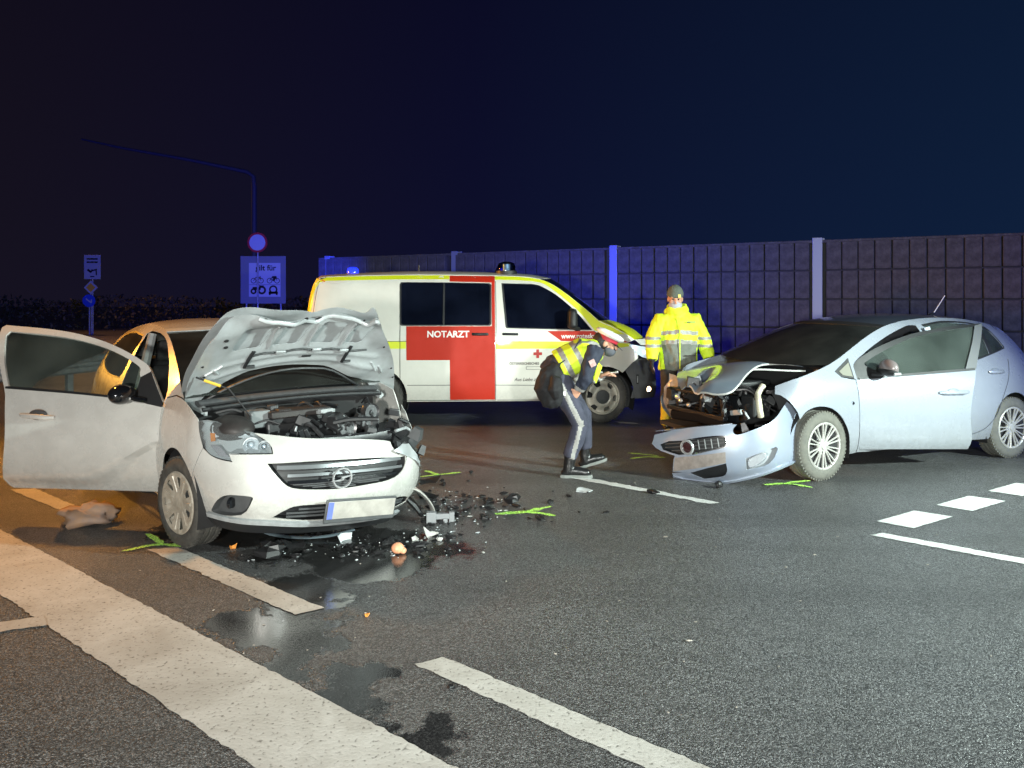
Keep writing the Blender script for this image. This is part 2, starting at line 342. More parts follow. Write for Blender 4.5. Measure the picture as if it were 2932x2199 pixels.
# ---------------------------------------------------------------- road
def asphalt():
    m = bpy.data.materials.new('damp_asphalt'); m.use_nodes = True; N, L = nodes(m); p = N['Principled BSDF']
    tc = N.new('ShaderNodeTexCoord'); co = tc.outputs['Object']
    def nz(scale, detail=4, rough=.6, kind='ShaderNodeTexNoise'):
        t = N.new(kind); t.inputs['Scale'].default_value = scale
        if kind == 'ShaderNodeTexNoise': t.inputs['Detail'].default_value = detail; t.inputs['Roughness'].default_value = rough
        L.new(co, t.inputs['Vector']); return t
    def mth(op, a, b=None, c=None):
        n = N.new('ShaderNodeMath'); n.operation = op
        for i, v in enumerate((a, b, c)):
            if v is None: continue
            if isinstance(v, (int, float)): n.inputs[i].default_value = v
            else: L.new(v, n.inputs[i])
        return n.outputs[0]
    def ramp(src, a, b, ca=(0,0,0,1), cb=(1,1,1,1)):
        r = N.new('ShaderNodeValToRGB'); r.color_ramp.elements[0].position = a; r.color_ramp.elements[1].position = b
        r.color_ramp.elements[0].color = ca; r.color_ramp.elements[1].color = cb; L.new(src, r.inputs[0]); return r.outputs[0]
    def mixc(f, a, b):
        x = N.new('ShaderNodeMix'); x.data_type = 'RGBA'
        for i, v in ((0, f), (6, a), (7, b)):
            if isinstance(v, (int, float)): x.inputs[i].default_value = v
            elif isinstance(v, tuple): x.inputs[i].default_value = v
            else: L.new(v, x.inputs[i])
        return x.outputs[2]
    # stones of the surface: cells of their own grey
    v1 = nz(150, kind='ShaderNodeTexVoronoi'); v2 = nz(70, kind='ShaderNodeTexVoronoi')
    sep = N.new('ShaderNodeSeparateColor'); L.new(v1.outputs['Color'], sep.inputs[0])
    grain = nz(170, 2); big = nz(.55, 6, .6); mid = nz(4.5, 5, .6)
    c = mixc(ramp(sep.outputs[0], .25, .97), (.029, .030, .0305, 1), (.280, .288, .290, 1))
    c = mixc(ramp(grain.outputs[0], .45, .6), c, (.062, .062, .061, 1))
    c = mixc(mth('MULTIPLY', ramp(big.outputs[0], .35, .7), .45), c, (.038, .038, .039, 1))
    c = mixc(mth('MULTIPLY', ramp(mid.outputs[0], .5, .72), .3), c, (.105, .105, .102, 1))
    # rubbed wheel tracks along the lane
    mp = N.new('ShaderNodeMapping'); mp.inputs['Rotation'].default_value = (0, 0, R(37.8)); mp.inputs['Scale'].default_value = (.10, 1.5, 1); L.new(co, mp.inputs['Vector'])
    tr = N.new('ShaderNodeTexNoise'); tr.inputs['Scale'].default_value = 1.0; tr.inputs['Detail'].default_value = 5; tr.inputs['Roughness'].default_value = .6; L.new(mp.outputs[0], tr.inputs['Vector'])
    c = mixc(mth('MULTIPLY', ramp(tr.outputs[0], .48, .68), .45), c, (.022, .022, .023, 1))
    # liquid run out of the wreck: blobs with a wandering edge
    geo = N.new('ShaderNodeNewGeometry'); wob = nz(2.6, 5, .62)
    wv = N.new('ShaderNodeVectorMath'); wv.operation = 'MULTIPLY_ADD'; L.new(wob.outputs['Color'], wv.inputs[0]); wv.inputs[1].default_value = (.9, .9, 0)
    sv = N.new('ShaderNodeVectorMath'); sv.operation = 'SUBTRACT'; L.new(geo.outputs['Position'], sv.inputs[0]); sv.inputs[1].default_value = (.45, .45, 0)
    L.new(sv.outputs[0], wv.inputs[2])
    wet = None
    for x, y, rx, ry in ((-1.0, 4.95, .85, .42), (-.90, 4.66, .45, .26), (-1.15, 4.15, .30, .38), (-1.25, 3.72, .42, .20), (-.98, 3.45, .15, .32), (-.68, 3.07, .24, .22), (-.40, 2.75, .30, .2), (-1.9, 5.3, .8, .4)):
        q = N.new('ShaderNodeVectorMath'); q.operation = 'SUBTRACT'; L.new(wv.outputs[0], q.inputs[0]); q.inputs[1].default_value = (x, y, 0)
        q2 = N.new('ShaderNodeVectorMath'); q2.operation = 'MULTIPLY'; L.new(q.outputs[0], q2.inputs[0]); q2.inputs[1].default_value = (1 / rx, 1 / ry, 0)
        ln = N.new('ShaderNodeVectorMath'); ln.operation = 'LENGTH'; L.new(q2.outputs[0], ln.inputs[0])
        k = ramp(ln.outputs['Value'], .78, 1.05, (1,1,1,1), (0,0,0,1))
        wet = k if wet is None else mth('MAXIMUM', wet, k)
    c = mixc(mth('MULTIPLY', wet, .8), c, (.010, .010, .010, 1))
    L.new(c, p.inputs['Base Color'])
    dry = ramp(big.outputs[0], .3, .7, (.28,.28,.28,1), (.46,.46,.46,1))
    ro = mixc(wet, dry, (.05, .05, .05, 1)); L.new(ro, p.inputs['Roughness'])
    hgt = mth('ADD', mth('MULTIPLY', v1.outputs['Distance'], -.8), mth('MULTIPLY', grain.outputs[0], .5))
    hgt = mth('ADD', hgt, mth('MULTIPLY', v2.outputs['Distance'], -.5))
    L.new(mth('MULTIPLY_ADD', wet, .5, .5), p.inputs['Specular IOR Level'])
    b = N.new('ShaderNodeBump'); b.inputs['Distance'].default_value = .006
    L.new(hgt, b.inputs['Height']); L.new(mth('SUBTRACT', .85, mth('MULTIPLY', wet, .79)), b.inputs['Strength'])
    L.new(b.outputs[0], p.inputs['Normal']); return m
def paint(name, col, wear=.5, grime=(.20, .18, .15)):
    m = bpy.data.materials.new(name); m.use_nodes = True; N, L = nodes(m); p = N['Principled BSDF']; p.inputs['Roughness'].default_value = .6
    tc = N.new('ShaderNodeTexCoord'); a = N.new('ShaderNodeTexNoise'); a.inputs['Scale'].default_value = 60; a.inputs['Detail'].default_value = 6
    b = N.new('ShaderNodeTexNoise'); b.inputs['Scale'].default_value = 2.2; b.inputs['Detail'].default_value = 8; b.inputs['Roughness'].default_value = .7; b.inputs['Distortion'].default_value = .6
    for t in (a, b): L.new(tc.outputs['Object'], t.inputs['Vector'])
    r = N.new('ShaderNodeValToRGB'); r.color_ramp.elements[0].position = .36; r.color_ramp.elements[1].position = .62
    r.color_ramp.elements[0].color = (*[lerp(x, y, wear) for x, y in zip(col, grime)], 1); r.color_ramp.elements[1].color = (*col, 1); L.new(b.outputs[0], r.inputs[0])
    r2 = N.new('ShaderNodeValToRGB'); r2.color_ramp.elements[0].position = .30; r2.color_ramp.elements[1].position = .42
    r2.color_ramp.elements[0].color = (*[x * .45 for x in col], 1); r2.color_ramp.elements[1].color = (1, 1, 1, 1); L.new(a.outputs[0], r2.inputs[0])
    x = N.new('ShaderNodeMix'); x.data_type = 'RGBA'; x.blend_type = 'MULTIPLY'; x.inputs[0].default_value = .8; L.new(r.outputs[0], x.inputs[6]); L.new(r2.outputs[0], x.inputs[7])
    L.new(x.outputs[2], p.inputs['Base Color'])
    bp = N.new('ShaderNodeBump'); bp.inputs['Strength'].default_value = .5; bp.inputs['Distance'].default_value = .004; L.new(a.outputs[0], bp.inputs['Height']); L.new(bp.outputs[0], p.inputs['Normal'])
    return m
ASPH = asphalt()
g = 160; n = 8
gv = [(-g + 2*g*i/n, -g + 2*g*j/n, 0) for j in range(n+1) for i in range(n+1)]
road = mesh('road', gv, [(j*(n+1)+i, j*(n+1)+i+1, (j+1)*(n+1)+i+1, (j+1)*(n+1)+i) for j in range(n) for i in range(n)], ASPH, smooth=False)
tag(road, 'dark damp asphalt road surface with painted lines', kind='structure')
PAINT = paint('worn_road_paint', (.46, .45, .42)); PAINT2 = paint('bright_road_paint', (.62, .63, .62), .2); GREENP = paint('green_marking_spray', (.50, .95, .16), .1, (.4, .7, .1))
gn, gl_ = nodes(GREENP)                                         # sprayed: thins out into speckles
_t = gn.new('ShaderNodeTexNoise'); _t.inputs['Scale'].default_value = 85; _t.inputs['Detail'].default_value = 3; _c = gn.new('ShaderNodeTexCoord'); gl_.new(_c.outputs['Object'], _t.inputs['Vector'])
_r = gn.new('ShaderNodeValToRGB'); _r.color_ramp.elements[0].position = .36; _r.color_ramp.elements[1].position = .50; gl_.new(_t.outputs[0], _r.inputs[0]); gl_.new(_r.outputs[0], gn['Principled BSDF'].inputs['Alpha'])
rnd = random.Random(5)
def marking(name, poly, m, z=.004, jag=.006):
    poly = resample(poly, .035); poly = [(x + rnd.uniform(-jag, jag), y + rnd.uniform(-jag, jag)) for x, y in poly]
    V, F = panel(lambda u, v: (u, v, z), poly, step=.12)
    o = mesh(name, V, F, m, road, smooth=False); return o
tag(marking('stop_line', [(-3.679-1.58, 5.323+1.226), (-.198+1.58, 2.622-1.226), (-.919+1.58, 2.622-1.226), (-2.873-1.58, 4.156+1.24)], PAINT), 'wide worn white band across the near left')
marking('lane_line', [(-3.9, 3.22), (-2.443, 3.866), (-2.36, 3.755), (-3.9, 3.10)], PAINT, .008)
for q in ([(-4.376, 6.447), (-4.174, 6.478), (-3.345, 5.812), (-3.309, 5.627)], [(-2.413, 4.9), (-2.229, 4.946), (-1.007, 3.97), (-1.138, 3.883)], [(-.443, 3.358), (-.317, 3.432), (1.42, 2.04), (1.30, 1.945)]):
    marking('lane_dash', q, PAINT)
marking('lane_dash', [(.512, 6.881), (.604, 6.953), (1.694, 6.023), (1.589, 5.995)], PAINT2, jag=.012)  # brighter paint here makes up for the weaker light
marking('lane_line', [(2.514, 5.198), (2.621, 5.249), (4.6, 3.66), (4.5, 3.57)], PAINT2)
marking('lane_dash', [(1.38, 10.02), (1.64, 9.93), (1.70, 9.80), (1.45, 9.88)], PAINT)
for k in range(5):
    dx, dy = .697 * k, .438 * k
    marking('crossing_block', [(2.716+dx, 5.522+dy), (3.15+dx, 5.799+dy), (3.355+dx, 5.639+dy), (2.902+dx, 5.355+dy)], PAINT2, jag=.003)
def spray(strokes, w=.024):
    for st in strokes:
        pts = crom(st, 5); A = []; C = []
        for i, p in enumerate(pts):
            a, b = pts[max(0, i-1)], pts[min(len(pts)-1, i+1)]; d = math.hypot(b[0]-a[0], b[1]-a[1]); nx, ny = -(b[1]-a[1])/d, (b[0]-a[0])/d
            k = w * rnd.uniform(.75, 1.2) * (.6 if i in (0, len(pts)-1) else 1)
            A.append((p[0]+nx*k, p[1]+ny*k)); C.append((p[0]-nx*k, p[1]-ny*k))
        marking('spray_mark', A + C[::-1], GREENP, .009 + .003 * strokes.index(st), .008)
spray([[(-2.56, 4.85), (-2.375, 4.985), (-2.13, 4.935)], [(-2.56, 5.20), (-2.35, 4.985)]], .022)
spray([[(-.92, 6.85), (-.68, 6.971), (-.49, 7.064)], [(-.826, 7.11), (-.70, 6.953)]])
spray([[(-.13, 5.69), (.122, 5.745), (.332, 5.645)], [(.122, 5.755), (.309, 5.89)]], .026)
spray([[(1.25, 7.95), (1.55, 7.80)], [(1.22, 7.65), (1.42, 7.74), (1.6, 7.7)]], .022)
spray([[(2.24, 6.585), (2.465, 6.63), (2.634, 6.49)], [(2.465, 6.64), (2.706, 6.735)]], .022)
# ---------------------------------------------------------------- noise barrier
CONC = mat('barrier_block_concrete', (.085, .082, .085), .85, noise_amt=.45, nscale=9, bump=.5, bscale=45)
PLINTH = mat('barrier_plinth_concrete', (.14, .13, .115), .85, noise_amt=.35, nscale=4, bump=.3, bscale=40)
A0, A1 = Vector((-1.28, 16.5, 0)), Vector((7.9, 11.4, 0)); wd = (A1 - A0).normalized(); wnrm = Vector((wd.y, -wd.x, 0))
nb = empty('noise_barrier', A0, math.atan2(wd.y, wd.x)); tag(nb, 'long roadside noise barrier of small concrete blocks between steel posts', 'noise barrier')
LEN = 15.4; X0 = -4.0; bay = 3.75
B().box((X0 + LEN/2, .02, .31), (LEN, .16, .66)).done('plinth', PLINTH, nb, smooth=False, bevel=.012)
B().box((X0 + LEN/2, .06, 1.64), (LEN, .06, 2.0)).done('backing', mat('barrier_joint', (.035, .035, .038), .9), nb, smooth=False)
B().box((X0 + LEN/2, .03, 2.655), (LEN, .17, .05)).done('coping', CONC, nb, smooth=False, bevel=.01)
bm = [None] * 4
for k in range(4):
    r = random.Random(k); h = r.uniform(.0, .012); V = []
    t = B().box((0, -.02 - h/2, 0), (.238, .10 + h, .476)); bm[k] = t
meshes = []
for k in range(4):
    o = bm[k].done('block', CONC, nb, smooth=False, bevel=.014); bake(o); meshes.append(o.data); bpy.data.objects.remove(o)
cnt = 0
for row in range(4):
    for i in range(int(LEN / .2535)):
        x = X0 + .13 + i * .2535
        if (x - .03) % bay < .1 or (x - .03) % bay > bay - .1: continue
        o = bpy.data.objects.new('block', meshes[rnd.randrange(4)]); COL.objects.link(o); o.parent = nb
        o.location = (x + rnd.uniform(-.004, .004), rnd.uniform(-.008, .008), .66 + .25 + row * .5 - .005); o.rotation_euler = (rnd.uniform(-.006, .006), 0, rnd.uniform(-.012, .012)); cnt += 1
for k in range(-1, 4):
    x = k * bay + .03
    if x < X0: continue
    B().box((x, -.055, 1.36), (.16, .016, 2.72)).box((x, .02, 1.36), (.012, .14, 2.72)).box((x, .095, 1.36), (.20, .016, 2.72)).done('post', mat('barrier_post_zinc', (.24, .27, .36), .45, .3), nb, smooth=False, bevel=.004)
# ---------------------------------------------------------------- signs, mast, guard rail
SIGNW = mat('sign_white_film', (.50, .52, .56), .45); SIGNG = mat('sign_grey_board', (.20, .21, .23), .5); SIGNR = mat('sign_red_film', (.5, .02, .03), .4); SIGNK = mat('sign_black_print', (.012, .012, .014), .5)
SIGNO = mat('sign_orange_film', (.85, .45, .05), .4); SIGNB = mat('sign_blue_film', (.03, .09, .62), .4); MAST = mat('mast_grey_paint', (.03, .031, .033), .7)
def disc(b, c, r, y, n=36, d=.012):
    V = [(c[0] + r*math.cos(2*math.pi*k/n), y, c[1] + r*math.sin(2*math.pi*k/n)) for k in range(n)]
    V += [(x, y + d, z) for x, _, z in V]
    b.add(V, [tuple(range(n)), tuple(range(2*n-1, n-1, -1))] + [(k, n+k, n+(k+1)%n, (k+1)%n) for k in range(n)]); return b
def text(name, body, size, mt, parent, loc, rot, bold=.0, ext=.002, align='CENTER', sx=1, shear=0):
    cu = bpy.data.curves.new(name, 'FONT'); cu.body = body; cu.size = size; cu.extrude = ext; cu.offset = bold; cu.align_x = align; cu.align_y = 'CENTER'; cu.resolution_u = 3; cu.shear = shear
    o = bpy.data.objects.new(name, cu); COL.objects.link(o); dg = bpy.context.evaluated_depsgraph_get()
    me = bpy.data.meshes.new_from_object(o.evaluated_get(dg)); bpy.data.objects.remove(o); me.materials.clear(); me.materials.append(mt)
    q = bpy.data.objects.new(name, me); COL.objects.link(q); q.parent = parent; q.location = loc; q.rotation_euler = rot; q.scale = (sx, 1, 1); return q
FRONT = (R(90), 0, 0)
# mast with a long cantilever arm and its two signs
ms = empty('lighting_mast', (-9.05, 26.0, 0)); tag(ms, 'tall grey mast with long arm reaching left over the road', 'mast')
B().tube([(0, 0, 0), (0, 0, 5.6), (-.03, 0, 5.95), (-.25, 0, 6.12), (-2.2, -.3, 6.5), (-4.4, -.6, 6.85), (-5.6, -.8, 7.1)], [.11, .085, .08, .075, .06, .045, .03], 12).done('pole', MAST, ms)
rs = empty('round_prohibition_sign', (-8.87, 25.8, 0)); tag(rs, 'round sign with red rim and plain face above grey board', 'road sign')
disc(B(), (0, 3.63), .35, 0).done('rim', SIGNR, rs, smooth=False); disc(B(), (0, 3.63), .28, -.004, d=.003).done('face', SIGNW, rs, smooth=False)
B().tube([(0, .05, 0), (0, .05, 3.9)], .035, 10).done('pole', STEEL, rs)
bs = empty('supplementary_board', (-8.70, 25.9, 0)); tag(bs, 'big grey board with white plate showing bicycles and tractor', 'road sign')
B().box((0, 0, 2.33), (1.58, .03, 1.66)).done('board', SIGNG, bs, smooth=False, bevel=.01)
wp = B().box((.06, -.021, 2.33), (1.10, .008, 1.18)).done('plate', SIGNW, bs, smooth=False)
for s in (-.6, .6): B().tube([(s, .05, 0), (s, .05, 3.1)], .035, 10).done('pole', STEEL, bs)
text('lettering', 'gilt für', .27, SIGNK, wp, (.10, -.027, 2.74), FRONT, .006)
def ring(b, c, r, w, y=-.027, n=20):
    for k in range(n):
        a, e = 2*math.pi*k/n, 2*math.pi*(k+1)/n
        b.add([(c[0]+(r-w)*math.cos(a), y, c[1]+(r-w)*math.sin(a)), (c[0]+(r+w)*math.cos(a), y, c[1]+(r+w)*math.sin(a)), (c[0]+(r+w)*math.cos(e), y, c[1]+(r+w)*math.sin(e)), (c[0]+(r-w)*math.cos(e), y, c[1]+(r-w)*math.sin(e))], [(0, 1, 2, 3)])
    return b
def bar(b, p, q, w, y=-.027):
    dx, dz = q[0]-p[0], q[1]-p[1]; d = math.hypot(dx, dz); nx, nz = -dz/d*w, dx/d*w
    b.add([(p[0]+nx, y, p[1]+nz), (p[0]-nx, y, p[1]-nz), (q[0]-nx, y, q[1]-nz), (q[0]+nx, y, q[1]+nz)], [(0, 1, 2, 3)]); return b
b = B()
for cx, m2 in ((-.2, 0), (.36, 1)):
    ring(b, (cx - .13, 2.30), .085, .012); ring(b, (cx + .13, 2.30), .085, .012); bar(b, (cx-.13, 2.30), (cx-.04, 2.42), .012); bar(b, (cx-.04, 2.42), (cx+.1, 2.42), .012 + .03*m2); bar(b, (cx+.1, 2.46), (cx+.13, 2.30), .012); bar(b, (cx-.02, 2.3), (cx+.09, 2.42), .012 + .025*m2)
bar(b, (-.48, 2.16), (.60, 2.16), .006)
ring(b, (-.33, 1.93), .075, .03); ring(b, (-.04, 1.97), .115, .035); bar(b, (-.36, 2.03), (-.08, 2.03), .05); bar(b, (-.14, 2.0), (-.10, 2.14), .012); bar(b, (-.14, 2.12), (.03, 2.12), .012)
ring(b, (.36, 1.99), .12, .03); bar(b, (.2, 1.88), (.52, 1.88), .04); bar(b, (.24, 1.80), (.24, 1.90), .03); bar(b, (.48, 1.80), (.48, 1.90), .03)
b.done('pictogram', SIGNK, wp, smooth=False)
# sign group further left
dx, dy = -19.95, 35.0
d1 = empty('detour_sign', (dx + .12, dy, 0)); tag(d1, 'upright white sign with black route sketch, far left', 'road sign')
B().box((0, 0, 3.17), (.78, .02, 1.14)).done('plate', SIGNW, d1, smooth=False, bevel=.005); B().tube([(0, .04, 0), (0, .04, 3.7)], .035, 10).done('pole', STEEL, d1)
b = B()
for z in (3.55, 3.40): bar(b, (-.26, z), (.26, z), .035, -.013)
bar(b, (-.22, 3.05), (-.05, 2.92), .05, -.013); bar(b, (-.05, 2.92), (.0, 3.06), .03, -.013); bar(b, (0, 3.0), (.22, 3.06), .03, -.013); bar(b, (.18, 3.05), (.2, 2.78), .03, -.013); bar(b, (-.1, 2.72), (.1, 2.72), .025, -.013)
b.done('pictogram', SIGNK, d1, smooth=False)
d2 = empty('priority_road_sign', (dx + .1, dy - .1, 0)); tag(d2, 'orange and white diamond sign, far left', 'road sign')
b = B(); b.add([(-.33, 0, 2.2), (0, 0, 1.87), (.33, 0, 2.2), (0, 0, 2.53), (-.33, .015, 2.2), (0, .015, 1.87), (.33, .015, 2.2), (0, .015, 2.53)], [(0,1,2,3),(7,6,5,4),(0,4,5,1),(1,5,6,2),(2,6,7,3),(3,7,4,0)]); b.done('plate', SIGNW, d2, smooth=False)
b = B(); b.add([(-.22, -.004, 2.2), (0, -.004, 1.98), (.22, -.004, 2.2), (0, -.004, 2.42)], [(0,1,2,3)]); b.done('face', SIGNO, d2, smooth=False); B().tube([(0, .04, 0), (0, .04, 2.5)], .03, 10).done('pole', STEEL, d2)
d3 = empty('mandatory_direction_sign', (dx + .07, dy - .2, 0)); tag(d3, 'small round blue sign below the diamond sign, far left', 'road sign')
disc(B(), (0, 1.58), .30, 0).done('plate', SIGNB, d3, smooth=False); b = B(); bar(b, (-.14, 1.68), (.12, 1.48), .03, -.004); bar(b, (.12, 1.48), (.12, 1.64), .03, -.006); b.done('arrow', SIGNW, d3, smooth=False)
B().tube([(0, .04, 0), (0, .04, 1.8)], .03, 10).done('pole', STEEL, d3)
# guard rail behind the white car
gr = empty('guard_rail', (-8.0, 6.9, 0), math.atan2(1.17, .35)); tag(gr, 'dull steel guard rail running away on the left', 'guard rail')
prof = [(0, .52), (-.04, .55), (-.04, .60), (.02, .63), (.02, .67), (-.04, .70), (-.04, .76), (0, .79)]
V = [(0, y, z) for y, z in prof] + [(26, y, z) for y, z in prof]; k = len(prof)
mesh('rail', V, [(i, i+1, k+i+1, k+i) for i in range(k-1)], STEEL, gr, smooth=False, solid=.006)
for i in range(7): B().box((.6 + i*4, .10, .38), (.10, .06, .76)).box((.6 + i*4, .045, .65), (.08, .08, .10)).done('post', STEEL, gr, smooth=False)
# dark hedgerow added to soften the hard horizon line, far left
hr = random.Random(8); V = []; F = []
for i in range(7000):
    t = hr.random(); x0 = lerp(-46, -9.5, t); top = 1.75 + .55*noise.noise(Vector((x0*.35, 2, 0))) + .35*noise.noise(Vector((x0*1.1, 7, 0))); z0 = hr.random()**.7 * top; y0 = 41 + hr.gauss(0, .5) + .06*x0; s = hr.uniform(.05, .16)
    a = Vector((hr.gauss(0, 1), hr.gauss(0, 1), hr.gauss(0, 1))).normalized(); c = a.cross(Vector((hr.gauss(0, 1), hr.gauss(0, 1), hr.gauss(0, 1)))).normalized(); p0 = Vector((x0, y0, z0)); k = len(V)
    V += [p0 - a*s, p0 + c*s*.5, p0 + a*s, p0 - c*s*.5]; F.append((k, k+1, k+2, k+3))
tag(mesh('added_hedge', V, F, mat('hedge_leaves', (.05, .055, .03), .7), None, smooth=False), 'added dark hedgerow softening the far left horizon', 'added_hedge', kind='stuff')
# ---------------------------------------------------------------- people
TMP = bpy.data.scenes.new('workbench')
def flesh(name, b, mats, parent, voxel=.012, smooth=4, pick=None, fold=0, seed=0, fscale=9):
    """one continuous skin round overlapping limbs; pick(co) chooses the material"""
    o = mesh(name, b.V, b.F, None, parent)
    m = o.modifiers.new('r', 'REMESH'); m.mode = 'VOXEL'; m.voxel_size = voxel; m.use_smooth_shade = True
    s = o.modifiers.new('s', 'SMOOTH'); s.iterations = smooth; s.factor = .5
    COL.objects.unlink(o); TMP.collection.objects.link(o); o.parent = None
    with bpy.context.temp_override(scene=TMP, view_layer=TMP.view_layers[0]): dg = bpy.context.evaluated_depsgraph_get()
    me = bpy.data.meshes.new_from_object(o.evaluated_get(dg)); old = o.data; o.modifiers.clear(); o.data = me; bpy.data.meshes.remove(old)
    TMP.collection.objects.unlink(o); COL.objects.link(o); o.parent = parent
    if fold:
        nr = [v.normal.copy() for v in o.data.vertices]
        for v, vn_ in zip(o.data.vertices, nr):
            q = v.co; k = noise.noise(Vector((q.x*fscale, q.y*fscale, q.z*fscale*.55 + seed))) + .6*noise.noise(Vector((q.x*fscale*2.2 + seed, q.y*fscale*2.2, q.z*fscale*1.3)))
            v.co = q + vn_ * k * fold
    o.data.materials.clear()
    for mt in mats: o.data.materials.append(mt)
    o.data.polygons.foreach_set('use_smooth', [True] * len(o.data.polygons))
    if pick: o.data.polygons.foreach_set('material_index', [pick(p.center) for p in o.data.polygons])
    o.data.update(); return o
def hand(b, wrist, tip, back, curl=.5, k=1.0, side=1):
    """palm, four fingers of unequal length and a thumb off the side; 'back' points away from the palm"""
    w = Vector(wrist); d = (Vector(tip) - w).normalized(); n = Vector(back); n = (n - d*n.dot(d)).normalized(); l = d.cross(n) * side
    pe_ = w + d*.085*k
    b.tube([w - d*.03*k, w + d*.02*k, w + d*.06*k, pe_], [.026*k, .031*k, .036*k, .034*k], 10, sq=(1.15, .55), lat=l)
    for i, (o, L) in enumerate(((-.027, .068), (-.009, .078), (.009, .073), (.026, .057))):
        p0 = pe_ + l*o*k - d*.012*k; d1 = (d - n*curl*.55).normalized(); d2 = (d - n*curl*1.5).normalized(); d3 = (d - n*curl*2.6).normalized()
        p1 = p0 + d1*L*.48*k; p2 = p1 + d2*L*.32*k; p3 = p2 + d3*L*.26*k
        b.tube([p0, p1, p2, p3], [.0098*k, .0092*k, .0084*k, .0070*k], 8)
    t0 = w + d*.02*k - l*.022*k; t1 = t0 + (d*.55 - l*.75 - n*.25).normalized()*.042*k; t2 = t1 + (d*.9 - l*.1 - n*.4*curl).normalized()*.032*k; t3 = t2 + (d*.9 + l*.15 - n*.6*curl).normalized()*.022*k
    b.tube([t0, t1, t2, t3], [.014*k, .0115*k, .0105*k, .008*k], 8)
def head(b, c, up, face, k=1.0):
    u = Vector(up).normalized(); f = Vector(face); f = (f - u*f.dot(u)).normalized(); s = u.cross(f); c = Vector(c)
    M = Matrix(((s.x, f.x, u.x, c.x), (s.y, f.y, u.y, c.y), (s.z, f.z, u.z, c.z), (0, 0, 0, 1)))
    q = B(); q.ball((0, -.012*k, .022*k), (.076*k, .096*k, .092*k), 18, 14); q.ball((0, .024*k, -.045*k), (.060*k, .066*k, .070*k), 16, 12); q.ball((0, .052*k, -.085*k), (.034*k, .032*k, .026*k), 12, 8)
    q.tube([(0, .082*k, .022*k), (0, .100*k, -.010*k), (0, .108*k, -.024*k), (0, .092*k, -.032*k)], [.009*k, .012*k, .016*k, .013*k], 8)
    for sx in (-1, 1): q.ball((sx*.076*k, -.012*k, -.012*k), (.012*k, .022*k, .033*k), 10, 8); q.ball((sx*.030*k, .076*k, .036*k), (.028*k, .016*k, .010*k), 10, 6); q.ball((sx*.042*k, .060*k, -.020*k), (.026*k, .026*k, .024*k), 10, 8)
    q.tube([(-.024*k, .080*k, -.062*k), (0, .090*k, -.060*k), (.024*k, .080*k, -.062*k)], .010*k, 8)
    b.add(q.V, q.F, M); return M
SKIN = mat('skin', (.50, .27, .18), .5, noise_amt=.15, nscale=20, dirt=(.42, .18, .12)); HIVIS = mat('hi_vis_yellow', (.60, .80, .03), .65, noise_amt=.12, nscale=7, dirt=(.45, .55, .03), bump=.12, bscale=25)
NAVY = mat('navy_uniform_cloth', (.020, .026, .048), .8, noise_amt=.3, nscale=16, bump=.2, bscale=70); TROU = mat('blue_grey_trousers', (.050, .053, .082), .85, noise_amt=.3, nscale=14, bump=.2, bscale=80)
BLK = mat('black_cloth', (.008, .008, .010), .85, noise_amt=.3, nscale=18, bump=.2, bscale=60); LEATH = mat('black_boot_leather', (.014, .014, .015), .32, noise_amt=.3, nscale=20, bump=.15, bscale=70); SOLE = mat('boot_sole', (.16, .17, .16), .7)
MASKD = mat('dark_face_mask', (.07, .075, .09), .8); MASKG = mat('grey_face_mask', (.36, .37, .41), .8, bump=.1, bscale=40); BEAN = mat('grey_green_knit', (.105, .125, .105), .95, noise_amt=.25, nscale=40, bump=.6, bscale=120); GREYJ = mat('grey_green_jacket', (.15, .165, .14), .75, noise_amt=.25, nscale=9, bump=.2, bscale=50)
DTROU = mat('dark_work_trousers', (.040, .036, .032), .85, noise_amt=.3, nscale=14, bump=.2, bscale=70); YLEG = mat('yellow_leg_cloth', (.60, .50, .03), .7, noise_amt=.2, nscale=10); CAPW2 = mat('cap_white', (.74, .74, .72), .55); CAPR = mat('cap_red_band', (.35, .015, .03), .6)
HAIR = mat('dark_hair', (.012, .010, .010), .6, bump=.5, bscale=150); EYE = mat('eye_dark', (.02, .015, .012), .2)
def boot(parent, heel, toe, shaft, mt=LEATH):
    h, t = Vector(heel), Vector(toe); d = t - h; b = B()
    lt = Vector((-d.y, d.x, 0)).normalized()
    b.tube([h + Vector((0, 0, .028)) - d*.12, h + Vector((0, 0, .045)) + d*.1, h + Vector((0, 0, .058)) + d*.45, t + Vector((0, 0, .040)) - d*.12, t + Vector((0, 0, .030))], [.034, .050, .050, .046, .026], 12, sq=(1.0, .85), lat=lt)
    b.tube([h + Vector((0, 0, .05)) + d*.14, (h + Vector((0, 0, .05)) + d*.14).lerp(Vector(shaft), .5), Vector(shaft)], [.052, .054, .060], 12)
    o = flesh('boot', b, [mt], parent, .010, 3, None, .004, 3, 16)
    P = [(-.16, .034), (.0, .042), (.3, .038), (.6, .047), (.9, .043), (1.08, .02)]; L_ = [h + d*a + lt*w for a, w in P]; R_ = [h + d*a - lt*w for a, w in reversed(P)]; ring_ = L_ + R_
    lo = [(p.x, p.y, p.z - .004) for p in ring_]; hi = [(p.x, p.y, p.z + .024) for p in ring_]; n = len(lo)
    mesh('sole', lo + hi, [tuple(range(n-1, -1, -1)), tuple(range(n, 2*n))] + [(i, (i+1) % n, n+(i+1) % n, n+i) for i in range(n)], SOLE, o, smooth=False); return o
